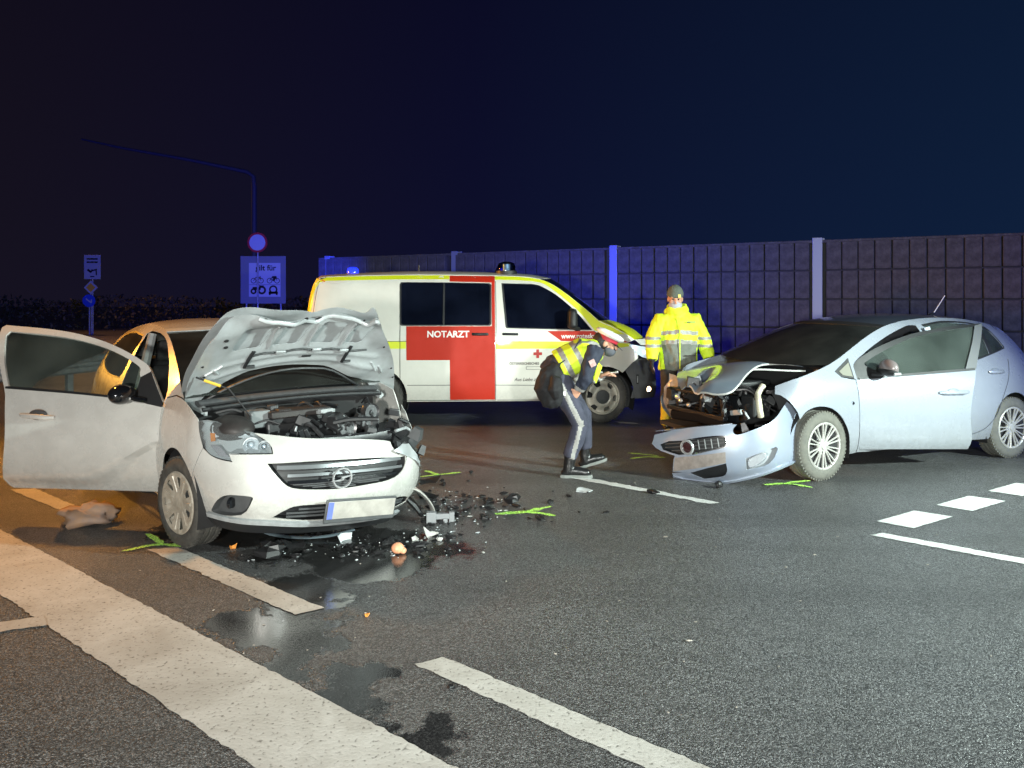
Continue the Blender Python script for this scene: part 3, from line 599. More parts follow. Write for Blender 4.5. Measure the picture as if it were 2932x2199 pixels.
# ---- officer bending forward, seen from his right
po = empty('person', (.58, 7.0, 0)); tag(po, 'person in yellow vest and white cap bending forward with a torch', 'person')
LX = (0, 1, 0)
b = B(); J = dict(hipR=(-.15,-.10,.91), hipL=(-.15,.10,.91), kneR=(.055,-.11,.50), kneL=(.11,.14,.53), ankR=(-.045,-.10,.10), ankL=(.13,.17,.13), pel=(-.165,0,1.00), mid=(-.03,0,1.085), che=(.115,0,1.145), nek=(.23,0,1.185), shR=(.185,-.19,1.185), shL=(.185,.19,1.185), elR=(.085,-.25,.935), elL=(.20,.24,.90), wrR=(.035,-.19,.825), wrL=(.275,.11,.925))
J = {k: Vector(v) for k, v in J.items()}
HC = Vector((.315, 0, 1.245)); HU = Vector((.34, 0, .94)); HFc = Vector((.94, -.12, -.34))
b.tube([J['pel'], J['mid'], J['che'], J['nek']], [.13, .125, .13, .09], 12, sq=(1.2, .8), lat=LX); b.tube([J['nek'] - Vector((.03, 0, .01)), HC - HU*.08], [.055, .052], 10)
HM = head(b, HC, HU, HFc)
for s in 'RL':
    b.tube([J['hip'+s], J['kne'+s], J['ank'+s]], [.085, .055, .04], 10); b.tube([J['sh'+s], J['el'+s], J['wr'+s]], [.05, .04, .028], 10)
hand(b, J['wrR'], (-.03, -.155, .74), (.35, -.85, .25), .55, 1.05, -1); hand(b, J['wrL'], (.36, .075, .955), (-.1, .1, 1), .8, 1.05, 1)
bod = flesh('body', b, [SKIN], po, .0075, 3)
q = B(); q.ball((0, -.022, .025), (.083, .098, .098), 16, 12); flesh('hair', B().add(q.V, q.F, HM @ Matrix.Translation((0, -.018, -.022))), [HAIR], po, .009, 2, None, .004, 2, 30)
for sx in (-1, 1): B().ball(tuple(HM @ Vector((sx*.030, .083, .010))), .011, 10, 8).done('eye', EYE, po)
q = B(); q.ball((0, .040, -.060), (.068, .070, .058), 16, 12); B().add(q.V, q.F, HM).done('face_mask', MASKD, po)
# cap: white crown, red band, dark peak
q = B(); TL = Matrix.Rotation(R(90), 4, 'X'); q.lathe([(0, .115), (.07, .112), (.118, .098), (.132, .078), (.122, .062), (.098, .05)], 28, TL); cp = B().add([(v[0], v[1]*1.08 - .005, v[2] + .005) for v in q.V], q.F, HM @ Matrix.Rotation(R(-6), 4, 'X')).done('cap', CAPW2, po)
q = B(); q.lathe([(.097, .058), (.094, .040), (.090, .012)], 28, TL); B().add([(v[0], v[1]*1.08 - .005, v[2] + .005) for v in q.V], q.F, HM @ Matrix.Rotation(R(-6), 4, 'X')).done('cap_band', CAPR, cp)
pk = [(.085*math.cos(R(t)), .06 + .075*math.sin(R(t)) + .03, .012 - .03*math.sin(R(t))) for t in range(0, 181, 15)]; pi_ = [(.085*math.cos(R(t)), .03 + .065*math.sin(R(t)), .018) for t in range(0, 181, 15)]; V, F = strip(pi_, pk); mesh('cap_peak', [tuple(HM @ Vector(v)) for v in V], F, GLOSSB, cp, solid=.004)
# jacket with sleeves, vest over it
b = B(); b.tube([J['pel'] + Vector((-.05, 0, -.06)), J['pel'], J['mid'], J['che'], J['nek'] + Vector((.03, 0, .005))], [.155, .155, .15, .155, .085], 14, sq=(1.22, .86), lat=LX)
for s in 'RL': e = J['el'+s]; w_ = J['wr'+s]; b.tube([J['che'].lerp(J['sh'+s], .6), J['sh'+s], J['sh'+s].lerp(e, .5), e, e.lerp(w_, .55), e.lerp(w_, .97)], [.07, .085, .076, .068, .060, .054], 12)
def jpick(c): return 1 if any((c - J['el'+s].lerp(J['wr'+s], .84)).length < .085 and abs((c - J['el'+s].lerp(J['wr'+s], .84)).dot((J['wr'+s]-J['el'+s]).normalized())) < .026 for s in 'RL') else 0
jk = flesh('jacket', b, [NAVY, TAPE], po, .0105, 4, jpick, .014, 1, 13)
c0 = J['shR'].lerp(J['elR'], .42); em_ = B().box((0, 0, 0), (.055, .006, .065)).done('arm_badge', mat('badge_red_white', (.30, .12, .12), .6, noise_amt=.6, nscale=30, dirt=(.6, .55, .5)), jk, loc=(c0.x + .005, c0.y - .088, c0.z), rot=(0, R(-25), R(4)), bevel=.002)
b = B(); b.tube([J['pel'] + Vector((.03, 0, .03)), J['mid'], J['che'], J['nek'] + Vector((.02, 0, .008))], [.172, .170, .176, .105], 14, sq=(1.25, .90), lat=LX); b.tube([J['che'] + Vector((-.02, -.10, .02)), J['che'] + Vector((.10, -.13, -.12)), J['che'] + Vector((.06, -.13, -.26))], [.09, .08, .05], 10, sq=(1, .6), lat=LX)
for s in 'RL': b.tube([J['che'].lerp(J['sh'+s], .2), J['che'].lerp(J['sh'+s], .75)], [.13, .10], 10)
ax = (J['che'] - J['pel']).normalized()
def vpick(c):
    t = (c - J['pel']).dot(ax)
    if .085 < t < .135 or .215 < t < .262: return 1
    return 1 if abs(abs(c.y) - .125) < .022 and t > .262 else 0
vs_ = flesh('vest', b, [HIVIS, TAPE], po, .0105, 5, vpick, .007, 6, 10)
# trousers with a pale side stripe, boots
b = B(); b.tube([J['pel'] + Vector((.04, 0, .06)), J['pel'], J['hipR'].lerp(J['hipL'], .5) + Vector((-.03, 0, -.07))], [.14, .155, .12], 14, sq=(1.15, .9), lat=LX)
for s in 'RL':
    h_, k_, a_ = J['hip'+s], J['kne'+s], J['ank'+s]; b.tube([h_ + Vector((-.01, 0, .04)), h_.lerp(k_, .35), k_, k_.lerp(a_, .4), a_ + Vector((0, 0, .09))], [.115, .105, .082, .080, .070], 12)
def tpick(c):
    for s in 'R':
        for p, r in ((J['hip'+s], J['kne'+s]), (J['kne'+s], J['ank'+s])):
            d = (r - p); t = (c - p).dot(d) / d.length_squared
            if -.1 <= t <= 1.05:
                q = p + d*t
                if c.y < q.y - .02 and abs(c.x - q.x) < .020: return 1
    return 0
flesh('trousers', b, [TROU, TAPE], po, .0105, 4, tpick, .008, 9, 11)
boot(po, (-.09, -.10, .004), (.15, -.115, .004), (-.03, -.10, .26)); boot(po, (.10, .17, .03), (.32, .16, .10), (.115, .165, .30))
bag = empty('shoulder_bag', (.58, 7.0, 0)); tag(bag, 'black bag hanging at the hip of the bending person', 'bag')
b = B(); b.tube([(-.14,-.14,1.04), (-.21,-.15,.95), (-.235,-.15,.84), (-.19,-.15,.74), (-.13,-.15,.70)], [.07, .125, .145, .125, .07], 14, sq=(.72, 1.05), lat=(0, 1, 0)); b.tube([(-.17,-.27,.95), (-.19,-.28,.84), (-.15,-.27,.77)], [.05, .07, .05], 10)
flesh('bag_body', b, [BLK], bag, .011, 3, None, .012, 4, 14); B().tube(crom([(-.17,-.20,1.04), (-.04,-.19,1.13), (.06,-.10,1.285)], 4), .010, 6, sq=(1.4, .4)).done('strap', BLK, bag)
B().box((-.10,-.245,.80), (.02, .01, .035)).done('buckle', ALU, bag)
tc = empty('torch', (.58 + .36, 7.075, .955)); tag(tc, 'small metal torch in the hand of the bending person', 'torch')
B().lathe([(0, -.04), (.012, -.04), (.012, .04), (.017, .055), (.017, .075), (0, .072)], 16, Matrix.Rotation(R(-100), 4, 'Z') @ Matrix.Rotation(R(8), 4, 'X')).done('torch_body', ALU, tc)
# ---- worker standing beside the blue car
pm = empty('person', (2.02, 9.0, 0)); tag(pm, 'standing person in bright yellow jacket, grey beanie and face mask', 'person')
J = dict(hipR=(-.11,.01,.92), hipL=(.11,.01,.92), kneR=(-.13,-.02,.50), kneL=(.12,0,.50), ankR=(-.135,.02,.09), ankL=(.13,.04,.09), pel=(0,.01,.96), mid=(0,.02,1.15), che=(0,.02,1.34), nek=(-.02,.01,1.50), shR=(-.20,.02,1.405), shL=(.19,.02,1.405), elR=(-.315,.01,1.17), elL=(.315,.02,1.17), wrR=(-.335,-.07,.93), wrL=(.365,-.04,.945)); J = {k: Vector(v) for k, v in J.items()}
HC = Vector((-.045, -.035, 1.665)); HU = Vector((-.03, -.26, .96)); HFc = Vector((-.12, -.95, -.28)); LX = (1, 0, 0)
b = B(); b.tube([J['pel'], J['mid'], J['che'], J['nek']], [.13, .12, .13, .07], 12, sq=(1.25, .8), lat=LX); b.tube([J['nek'], HC - HU*.07], [.06, .055], 10); HM = head(b, HC, HU, HFc, 1.08)
for s in 'RL': b.tube([J['hip'+s], J['kne'+s], J['ank'+s]], [.085, .055, .04], 10); b.tube([J['sh'+s], J['el'+s], J['wr'+s]], [.05, .04, .028], 10)
hand(b, J['wrR'], (-.335, -.10, .82), (-1, 0, 0), .35, 1.05, -1); hand(b, J['wrL'], (.375, -.06, .83), (1, 0, 0), .35, 1.05, 1)
flesh('body', b, [SKIN], pm, .008, 3)
gl = B()
for s, sd in (('R', -1), ('L', 1)): hand(gl, J['wr'+s], J['wr'+s] + Vector((sd*.005, -.03, -.11)), (sd, 0, 0), .35, 1.2, sd); gl.tube([J['wr'+s] + Vector((0, 0, .04)), J['wr'+s] + Vector((0, 0, -.02))], .043, 10)
flesh('gloves', gl, [BLK], pm, .007, 2)
for sx in (-1, 1): B().ball(tuple(HM @ Vector((sx*.030, .080, .012))), .012, 10, 8).done('eye', EYE, pm)
q = B(); q.ball((0, .036, -.075), (.082, .086, .084), 18, 14); B().add(q.V, q.F, HM).done('face_mask', MASKG, pm)
q = B(); q.ball((0, -.014, .046), (.100, .118, .122), 20, 16); V2 = [(v[0], v[1], max(v[2], .030 - .35*max(0, -v[1]))) for v in q.V]
bn = flesh('beanie', B().add(V2, q.F, HM), [BEAN], pm, .008, 2, None, .003, 2, 40)
lb = HM @ Vector((.040, .098, .058)); B().box((0, 0, 0), (.034, .006, .040)).done('beanie_patch', mat('patch_yellow', (.62, .52, .10), .6), bn, loc=lb, rot=(R(-8), 0, R(20)))
b = B(); b.tube([(0, .01, .80), (0, .01, .90), (0, .01, 1.08), (0, .015, 1.25), (0, .02, 1.38), (-.005, .02, 1.47), (-.02, .01, 1.53)], [.205, .205, .20, .20, .185, .130, .105], 18, sq=[(1.16, .86)]*5 + [(1.25, .9), (1.05, 1.0)], lat=LX)
b.tube([(-.02, .01, 1.48), (-.025, -.005, 1.545), (-.03, -.015, 1.585)], [.118, .122, .126], 14, cap=True, lat=LX)
b.tube([(-.13, .08, 1.50), (0, .15, 1.52), (.12, .08, 1.53)], [.05, .07, .06], 10)
for s in 'RL': e = J['el'+s]; w_ = J['wr'+s]; b.tube([J['che'].lerp(J['sh'+s], .55) + Vector((0, 0, .03)), J['sh'+s], J['sh'+s].lerp(e, .5), e, e.lerp(w_, .6), e.lerp(w_, 1.02)], [.09, .098, .096, .088, .080, .070], 12)
def mpick(c):
    if abs(c.x) > .225 - max(0, (1.2 - c.z))*.12 and c.z < 1.40:
        return 1 if (1.165 < c.z < 1.205 or 1.075 < c.z < 1.115) else 0
    sag = .10 * abs(c.x + .02)
    z = c.z + sag
    if 1.245 < z < 1.292 or 1.130 < z < 1.178: return 1
    return 2 if z <= 1.130 else 0
flesh('jacket', b, [HIVIS, TAPE, GREYJ], pm, .0115, 4, mpick, .019, 5, 10)
B().tube([(-.02, -.182, .83), (-.02, -.178, 1.1), (-.02, -.172, 1.3), (-.025, -.15, 1.44)], .006, 6).done('zip', MATS['hi_vis_yellow'], pm); B().box((.12, -.160, 1.385), (.10, .004, .012), (R(8), 0, 0)).done('chest_print', GREYJ, pm); B().box((.10, -.178, .985), (.12, .008, .012)).done('pocket_flap', DTROU, pm)
b = B(); b.tube([(0, .01, .99), (0, .01, .86)], [.165, .15], 14, sq=(1.1, .85), lat=LX)
for s in 'RL': h_, k_, a_ = J['hip'+s], J['kne'+s], J['ank'+s]; b.tube([h_, h_.lerp(k_, .5), k_, k_.lerp(a_, .5), a_ + Vector((0, 0, .04))], [.115, .10, .086, .084, .078], 12)
flesh('trousers', b, [DTROU, YLEG], pm, .012, 4, lambda c: 1 if c.z < .42 else 0, .010, 7, 10)
boot(pm, (-.135, .05, .004), (-.15, -.20, .004), (-.135, .02, .22)); boot(pm, (.13, .07, .004), (.16, -.17, .004), (.13, .04, .22))
bpy.data.scenes.remove(TMP)
# ---------------------------------------------------------------- car building blocks
def sk(name, body, outline, mt, parent, holes=(), out=0.0, step=.05, thick=.004, fn=None, **k):
    f = fn or (lambda u, v: body.S(u, v, out))
    V, F = panel(f, outline, holes, step)
    return mesh(name, V, F, mt, parent, solid=thick, **k)
def shrink(poly, k):
    cx = sum(p[0] for p in poly)/len(poly); cy = sum(p[1] for p in poly)/len(poly); return [(cx + (x-cx)*k, cy + (y-cy)*k) for x, y in poly]
def recess(name, fn, outline, depth, mt, parent, k=.9, step=.05):
    """walls going in from an opening and the surface at their bottom; fn(u, v, out)"""
    o = resample(outline, step); i = shrink(o, k)
    V, F = strip([fn(u, v, 0) for u, v in o], [fn(u, v, -depth) for u, v in i], True); b = B().add(V, F)
    V, F = panel(lambda u, v: fn(u, v, -depth), i, step=step); b.add(V, F)
    return b.done(name, mt, parent)
def bandpoly(pts, w):
    """closed outline of a band of half width w along pts"""
    A = []; C = []
    for i, p in enumerate(pts):
        a, b = pts[max(0, i-1)], pts[min(len(pts)-1, i+1)]; d = math.hypot(b[0]-a[0], b[1]-a[1]) or 1; nx, ny = -(b[1]-a[1])/d*w, (b[0]-a[0])/d*w
        A.append((p[0]+nx, p[1]+ny)); C.append((p[0]-nx, p[1]-ny))
    return A + C[::-1]
def arch(cx, cz, r, a0, a1, n=16, sgn=1):
    return [(cx + sgn * r * math.cos(R(lerp(a0, a1, k/n))), cz + r * math.sin(R(lerp(a0, a1, k/n)))) for k in range(n + 1)]
def tyre(parent, Rr, rim, w, mt):
    h = w/2
    P = [(rim, h-.012), (rim+.012, h-.002), (rim+.03, h+.004), (Rr-.05, h+.002), (Rr-.022, h-.008), (Rr-.006, h-.026), (Rr, h-.045)]
    T = []
    for q in (.5, 0, -.5): T += [(Rr, q*w*.45+.012), (Rr-.008, q*w*.45+.009), (Rr-.008, q*w*.45-.002), (Rr, q*w*.45-.005)]
    b = B().lathe(P + T + [(r, -y) for r, y in reversed(P)], 56)
    for k in range(56):                                        # tread shoulder lugs
        a = 2*math.pi*k/56
        for s in (-1, 1): b.box((math.cos(a)*(Rr-.006), s*(h-.034), math.sin(a)*(Rr-.006)), (.018, .03, .016), (0, -a, 0))
    return b.done('tyre', mt, parent)
def hole(a, r0, r1, w0, w1, n=8):
    """rounded opening between radii r0 and r1 round angle a"""
    P = [(r0, -w0), (r0 - .004, 0), (r0, w0), (lerp(r0, r1, .6), lerp(w0, w1, .7)), (r1, w1), (r1 + .004, 0), (r1, -w1), (lerp(r0, r1, .6), -lerp(w0, w1, .7))]
    P = crom(P, 3, True); c, s = math.cos(a), math.sin(a); return [(x*c - y*s, x*s + y*c) for x, y in P]
def circ(r, n=40): return [(r*math.cos(2*math.pi*k/n), r*math.sin(2*math.pi*k/n)) for k in range(n)]
def wheel(parent, kind, loc, rz, Rr, rim, w, rmat, tmat, spin=0):
    t = empty('wheel', loc, rz, parent); t.rotation_euler = (0, spin, rz); tyre(t, Rr, rim, w, tmat); h = w/2
    B().lathe([(rim+.004, h-.006), (rim-.006, h+.002), (rim-.016, h-.006), (rim-.02, h-.03), (rim-.03, -h+.02), (rim, -h+.01)], 48).done('rim', rmat, t)
    B().lathe([(.0, h-.085), (.115, h-.085), (.115, h-.097), (.0, h-.097)], 32).done('brake_disc', STEEL, t)
    B().lathe([(.0, -h+.02), (rim-.01, -h+.02)], 32).done('inner_well', DARK, t, smooth=False)
    if kind == 'cover':
        d = lambda r: h - .004 - .030 * (1 - r/rim)**1.5 + .020 * math.exp(-(r/.05)**2)
        hs = [hole(2*math.pi*k/7 + .2, .105, .172, .011, .026) for k in range(7)]
        V, F = panel(lambda x, z: (x, d(math.hypot(x, z)), z), circ(rim - .004), hs, .022); mesh('wheel_cover', V, F, rmat, t, solid=.006)
        for k in range(7): a = 2*math.pi*(k+.5)/7 + .2; B().tube([(.07*math.cos(a), d(.07)+.001, .07*math.sin(a)), (.18*math.cos(a), d(.18)+.002, .18*math.sin(a))], [.009, .013], 6).done('spoke', rmat, t)
        B().lathe([(0, d(0)+.006), (.026, d(0)+.004), (.030, d(.03))], 24).done('hub_cap', GREYP, t)
    if kind == 'alloy':
        for k in range(20):
            a = 2*math.pi*k/20 + (.045 if k % 2 else -.045)
            c, s = math.cos(a), math.sin(a); P = [(.045, h-.022), (.10, h-.016), (.16, h-.010), (rim-.006, h-.006)]
            B().tube([(r*c, y, r*s) for r, y in P], [.0085, .0075, .0075, .009], 6, sq=(1, 1.3)).done('spoke', rmat, t)
        B().lathe([(0, h-.004), (.03, h-.006), (.034, h-.014), (.066, h-.018), (.072, h-.03), (.06, h-.05)], 28).done('hub', rmat, t)
        for k in range(4): a = 2*math.pi*k/4 + .4; B().lathe([(0, .012), (.011, .012), (.011, 0)], 10, Matrix.Translation((.052*math.cos(a), h-.026, .052*math.sin(a)))).done('wheel_bolt', BLACKP, t)
        B().lathe([(.20, h-.02), (.07, h-.06)], 32).done('dust_shield', DARK, t)
    if kind == 'steel':
        d = lambda r: h - .03 + .032 * math.exp(-((r-.115)/.035)**2) - .02 * sstep(.14, .19, r)
        hs = [hole(2*math.pi*k/6 + .35, .148, .200, .030, .044) for k in range(6)]
        V, F = panel(lambda x, z: (x, d(math.hypot(x, z)), z), circ(rim - .006), hs, .02); mesh('disc', V, F, rmat, t, solid=.006)
        B().lathe([(0, h+.012), (.06, h+.010), (.092, h+.004), (.102, h-.014)], 32).done('hub_cap', GREYP, t)
    return t
def crush(o, amp, scale=4, seed=0, keep=None):
    for v in o.data.vertices:
        q = noise.noise_vector(v.co * scale + Vector((seed*7.3, seed*3.1, 0))) + .5 * noise.noise_vector(v.co * scale * 2.7 + Vector((0, seed*5.1, 2)))
        v.co += q * amp * (keep(v.co) if keep else 1)
    return o
def seat(parent, loc):
    b = B()
    b.box((0, 0, .10), (.50, .48, .16)).box((-.27, 0, .42), (.14, .46, .62), (0, -.28, 0), .82)
    s = b.done('seat', CLOTH, parent, loc=loc, bevel=.05); B().box((-.40, 0, .84), (.10, .26, .18), (0, -.2, 0)).done('headrest', CLOTH, s, bevel=.035); return s
def arcrows(E, C, p=2.0, n=14):
    """rows across the car: edge points E (one side) and centre points C (x, z)"""
    rows = []
    for e, c in zip(E, C):
        r = []
        for k in range(-n, n + 1):
            v = k / n; w = abs(v)**p; r.append((c[0] + (e[0]-c[0])*w, e[1]*v, c[1] + (e[2]-c[1])*w))
        rows.append(r)
    return rows
def resrow(rows, m):
    cols = list(zip(*rows)); out = [crom(list(c), m) for c in cols]; return [list(r) for r in zip(*out)]
# ---------------------------------------------------------------- white hatchback
x, y, a = POSE['corsa']
co = empty('crashed_hatchback', (x, y, 0), a); tag(co, 'crashed silver white hatchback, bonnet up and door open, facing the camera', 'car')
CS = lambda u, v, out=0: corsa.S(u, v, out)
HL = crom([(-1.161,.862),(-1.122,.804),(-1.084,.754),(-1.036,.705),(-.973,.668),(-.895,.649)], 3) + [(-.803,.638),(-.842,.681),(-.719,.682)] + crom([(-.531,.678),(-.544,.712),(-.595,.75),(-.701,.787),(-.857,.82),(-.974,.85),(-1.093,.872)], 3)
GR = crom([(-.56,.620),(-.298,.614),(.031,.590),(.383,.553),(.49,.550)], 3)[:-1] + crom([(.49,.550),(.47,.49),(.416,.441),(.293,.408),(-.043,.412),(-.259,.435),(-.407,.463),(-.473,.513),(-.53,.581)], 3)
IN = crom([(-.53,.284),(-.444,.328),(-.338,.345),(.05,.305),(.427,.254),(.555,.225)], 3) + crom([(.57,.19),(.40,.165),(.1,.185),(-.332,.240)], 3)
FG = crom([(-.949,.337),(-.874,.407),(-.791,.433),(-.66,.426),(-.65,.397),(-.723,.307),(-.955,.296)], 3, True)
BO = ([(-1.052,.700)] + crom([(-1.03,.690),(-.972,.662),(-.893,.643),(-.797,.632)], 3) + [(-.834,.675),(-.719,.676)] + crom([(-.524,.672),(-.537,.714),(-.59,.755),(-.695,.793)], 3)
      + crom([(-.48,.772),(-.27,.745),(.019,.714),(.26,.68),(.369,.656)], 3) + [(.375,.62),(.392,.60),(.398,.578),(.42,.570),(.50,.565)] + crom([(.53,.555),(.60,.53),(.664,.445),(.69,.35),(.665,.272),(.60,.232)], 3)
      + crom([(.57,.17),(.40,.145),(.1,.165),(-.33,.222),(-.577,.267),(-.977,.286),(-1.046,.247)], 3) + crom([(-1.06,.226),(-1.085,.317),(-1.115,.42),(-1.155,.50)], 3) + [(-1.10,.60)])
fb = sk('front_bumper', corsa, BO, WHITE, co, [GR, IN, FG], step=.04, thick=.006)
crush(fb, .012, 3, 2, lambda c: sstep(-.1, .6, c.y))
g = recess('grille_well', CS, shrink(GR, 1.005), .07, BLACKP, fb, .97)
for k, z in enumerate((.035, .0, -.035)):
    row = [(lerp(-.50, .44, t/14), 0) for t in range(15)]
    pts = [(u, .515 - .068*(u+.06) + z*1.15 + .02*(u+.06)**2*-1) for u, _ in row]
    if k == 0: pts = [(u, lerp(.592, .532, (u+.53)/.98)) for u, _ in row]
    pts = [p for p in pts if inside(p, shrink(GR, .96))]
    sk('grille_bar', corsa, bandpoly(pts, .012 if k == 0 else .009), mat('dull_chrome_bar', (.17, .18, .19), .3, .5) if k == 0 else (MATS['dull_chrome_bar'] if k == 1 else GLOSSB), fb, out=-.018 + .006*k, step=.03, thick=.012)
for k in range(5):
    z = .468 - k*.012; pts = [(lerp(-.46, .42, t/14), 0) for t in range(15)]; pts = [(u, z - .06*(u+.06)) for u, _ in pts]; pts = [p for p in pts if inside(p, shrink(GR, .97))]
    if len(pts) > 3: sk('grille_bar', corsa, bandpoly(pts, .0035), GREYP, fb, out=-.03, step=.03, thick=.006)
LG = Matrix.Translation(CS(-.082, .487, .012)) @ Matrix.Rotation(R(-90-5), 4, 'Z')
b = B(); n = 32
for k in range(n):
    pass
em = B().lathe([(.055, 0), (.059, .012), (.066, .012), (.070, 0)], 36, LG).done('emblem', mat('bright_emblem', (.45, .46, .47), .25, .5), fb)
b = B(); M2 = LG @ Matrix.Rotation(R(-90), 4, 'X')
b.ext([(-.085, .012), (.012, .010), (-.010, -.004), (.085, -.012), (.02, -.018), (-.012, -.012), (.008, .002), (-.04, .004)][::-1], .012, LG @ Matrix.Rotation(R(90), 4, 'X') @ Matrix.Translation((0, 0, -.012))).done('emblem_bolt', MATS['bright_emblem'], em, smooth=False)
g = recess('intake_well', CS, shrink(IN, 1.005), .09, BLACKP, fb, .96)
for k in range(3):
    pts = [(lerp(-.44, .52, t/12), lerp(.300, .222, t/12) + .022 - k*.024) for t in range(13)]; pts = [p for p in pts if inside(p, shrink(IN, .97))]
    if len(pts) > 3: sk('intake_bar', corsa, bandpoly(pts, .006), GREYP, fb, out=-.02, step=.03, thick=.008)
recess('fog_recess', CS, shrink(FG, 1.01), .045, GREYP, fb, .86); B().lathe([(0, .01), (.03, .008), (.036, -.01)], 24, Matrix.Translation(CS(-.80, .375, -.025)) @ Matrix.Rotation(R(-60), 4, 'Z')).done('fog_cover', GLOSSB, fb)
lip = crom([(-1.0,.285),(-.9,.281),(-.577,.254),(-.33,.212),(.1,.148),(.45,.11),(.60,.09)], 4)
sk('bumper_lip', corsa, bandpoly(lip, .014), LGREY, fb, out=.022, step=.03, thick=.02)
sk('skirt', corsa, crom([(-1.05,.262),(-.9,.262),(-.577,.238),(-.33,.196),(.1,.132),(.6,.07)], 3) + crom([(.62,.02),(.1,.08),(-.3,.135),(-.6,.175),(-.98,.205)], 3), BLACKP, fb, step=.04, out=.004)
# plate on its holder, tilted with the bumper
pl = B().box((0, 0, 0), (.014, .545, .155)).done('plate_holder', GREYP, co, loc=(2.095, .045, .262), rot=(R(-7.5), R(5), R(2)), bevel=.008)
B().box((.010, 0, .008), (.004, .52, .112)).done('number_plate', mat('plate_white', (.36, .34, .31), .4, noise_amt=.3, nscale=9), pl, smooth=False, bevel=.004); B().box((.0135, -.24, .008), (.003, .038, .108)).done('plate_band', mat('plate_blue', (.10, .14, .45), .4), pl, smooth=False)
# headlamp
hl = recess('headlight', CS, shrink(HL, .995), .085, mat('headlamp_bezel', (.50, .52, .53), .35, .1), co, .80)
sk('lens', corsa, shrink(HL, .985), glass('sheen_film_lens', (.88, .91, .92), .04, 1.45, .05, (.80, .83, .84)), hl, out=.003, step=.035, thick=.003)  # pale film on the lens stands in for its glassy sheen
for u, z, r in ((-.60, .710, .036), (-.72, .722, .046)):
    c = CS(u, z, -.05); MM = Matrix.Translation(c) @ Matrix.Rotation(R(-90 - 14), 4, 'Z')
    B().lathe([(0, -.02), (r*.6, -.015), (r*.95, .02), (r*1.12, .03), (r*1.15, .024)], 28, MM).done('reflector_bowl', REFL, hl); B().ball(tuple(MM @ Vector((0, .0, 0))), r*.55, 14, 9).done('projector_lens', glass('projector', (.9, .93, .95), .0, 1.6), hl)
sk('daylight_strip', corsa, [(-1.07,.835),(-.95,.828),(-.86,.806),(-.72,.765),(-.80,.768),(-.95,.782),(-1.03,.76)], REFL, hl, out=-.03, step=.03, thick=.01)
sk('lower_reflector', corsa, [(-1.02,.72),(-.95,.72),(-.88,.675),(-.83,.652),(-.93,.662)], mat('pale_reflector', (.6,.58,.62), .25, .6), hl, out=-.02, step=.03, thick=.01)
sk('indicator', corsa, [(-1.06,.79),(-1.02,.79),(-1.0,.745),(-1.03,.74)], AMBER, hl, out=-.026, step=.03, thick=.01)
# right front wing
FE = [(-1.175,.872)] + crom([(-1.168,.862),(-1.129,.800),(-1.091,.750),(-1.056,.706)], 3) + [(-1.106,.603)] + arch(-1.40,.30,.345, 34, 176, 16, -1)[::1][0:0]
FE += [(-1.162,.505)] + crom([(-1.185,.535),(-1.25,.590),(-1.359,.643),(-1.46,.652),(-1.55,.632),(-1.641,.576),(-1.705,.47),(-1.738,.33),(-1.745,.22)], 4) + [(-1.82,.215),(-1.83,.5),(-1.83,.86),(-1.82,.945)] + crom([(-1.66,.975),(-1.5,.965),(-1.32,.925),(-1.2,.885)], 3)
fe = sk('wing_panel', corsa, FE, WHITE, co, step=.04)
B().lathe([(0, .008), (.012, .008), (.016, 0)], 16, Matrix.Translation(CS(-1.80, .70, .002)) @ Matrix.Rotation(R(180), 4, 'Z')).done('side_repeater', LENS, fe)
def liner(parent, cx, sy, yo, r=.35):
    A = [(cx + r*math.cos(R(t)), sy*yo, .30 + r*math.sin(R(t))) for t in range(-20, 201, 11)]; C = [(x2, sy*(yo-.30), z2) for x2, _, z2 in A]
    V, F = strip(A, C); b = B().add(V, F); b.add(C, [tuple(range(len(C)))]); return b.done('wheel_arch_liner', DARK, parent)
for sx in (1.235, -1.255):
    for sy in (-1, 1): liner(co, sx, sy, .838)
# body side frame with door opening and rear side window
DA = crom([(-1.86,.84),(-1.87,.985),(-2.0,1.10),(-2.18,1.21),(-2.45,1.325),(-2.72,1.375),(-3.0,1.388)], 4) + crom([(-3.085,1.36),(-3.07,1.05),(-3.01,.6),(-2.96,.32),(-2.85,.25)], 3) + [(-1.96,.25),(-1.87,.32)]
QW = crom([(-3.20,.99),(-3.15,1.20),(-3.14,1.335),(-3.5,1.355),(-3.85,1.315),(-4.06,1.21),(-3.98,1.08),(-3.6,1.0)], 4, True)
BSo = crom([(-1.50,.975),(-1.66,1.048),(-1.815,1.128),(-2.0,1.205),(-2.212,1.285),(-2.45,1.355),(-2.70,1.405),(-3.0,1.432),(-3.4,1.430),(-3.8,1.39),(-4.08,1.325)], 3) + crom([(-4.2,1.24),(-4.30,1.05),(-4.42,.9),(-4.48,.6),(-4.42,.3)], 3) + [(-4.25,.22)] + arch(-3.885,.30,.345, -13, 193, 18, -1) + [(-3.5,.205),(-1.90,.205),(-1.836,.24),(-1.836,.95),(-1.66,.985)]
bs = sk('body_side', corsa, BSo, WHITE, co, [DA, QW], step=.06)
sk('quarter_window', corsa, shrink(QW, .995), DGLASS, co, out=-.006, step=.06, thick=.003); sk('window_seal', corsa, crom([(-3.20,.975),(-3.6,.985),(-4.0,1.065),(-4.08,1.21),(-3.86,1.33),(-3.5,1.37),(-3.13,1.35)], 3) + crom([(-3.14,1.335),(-3.5,1.355),(-3.85,1.315),(-4.06,1.21),(-3.98,1.08),(-3.6,1.0),(-3.20,.99)], 3), BLACKP, co, out=.002, step=.03, thick=.004)
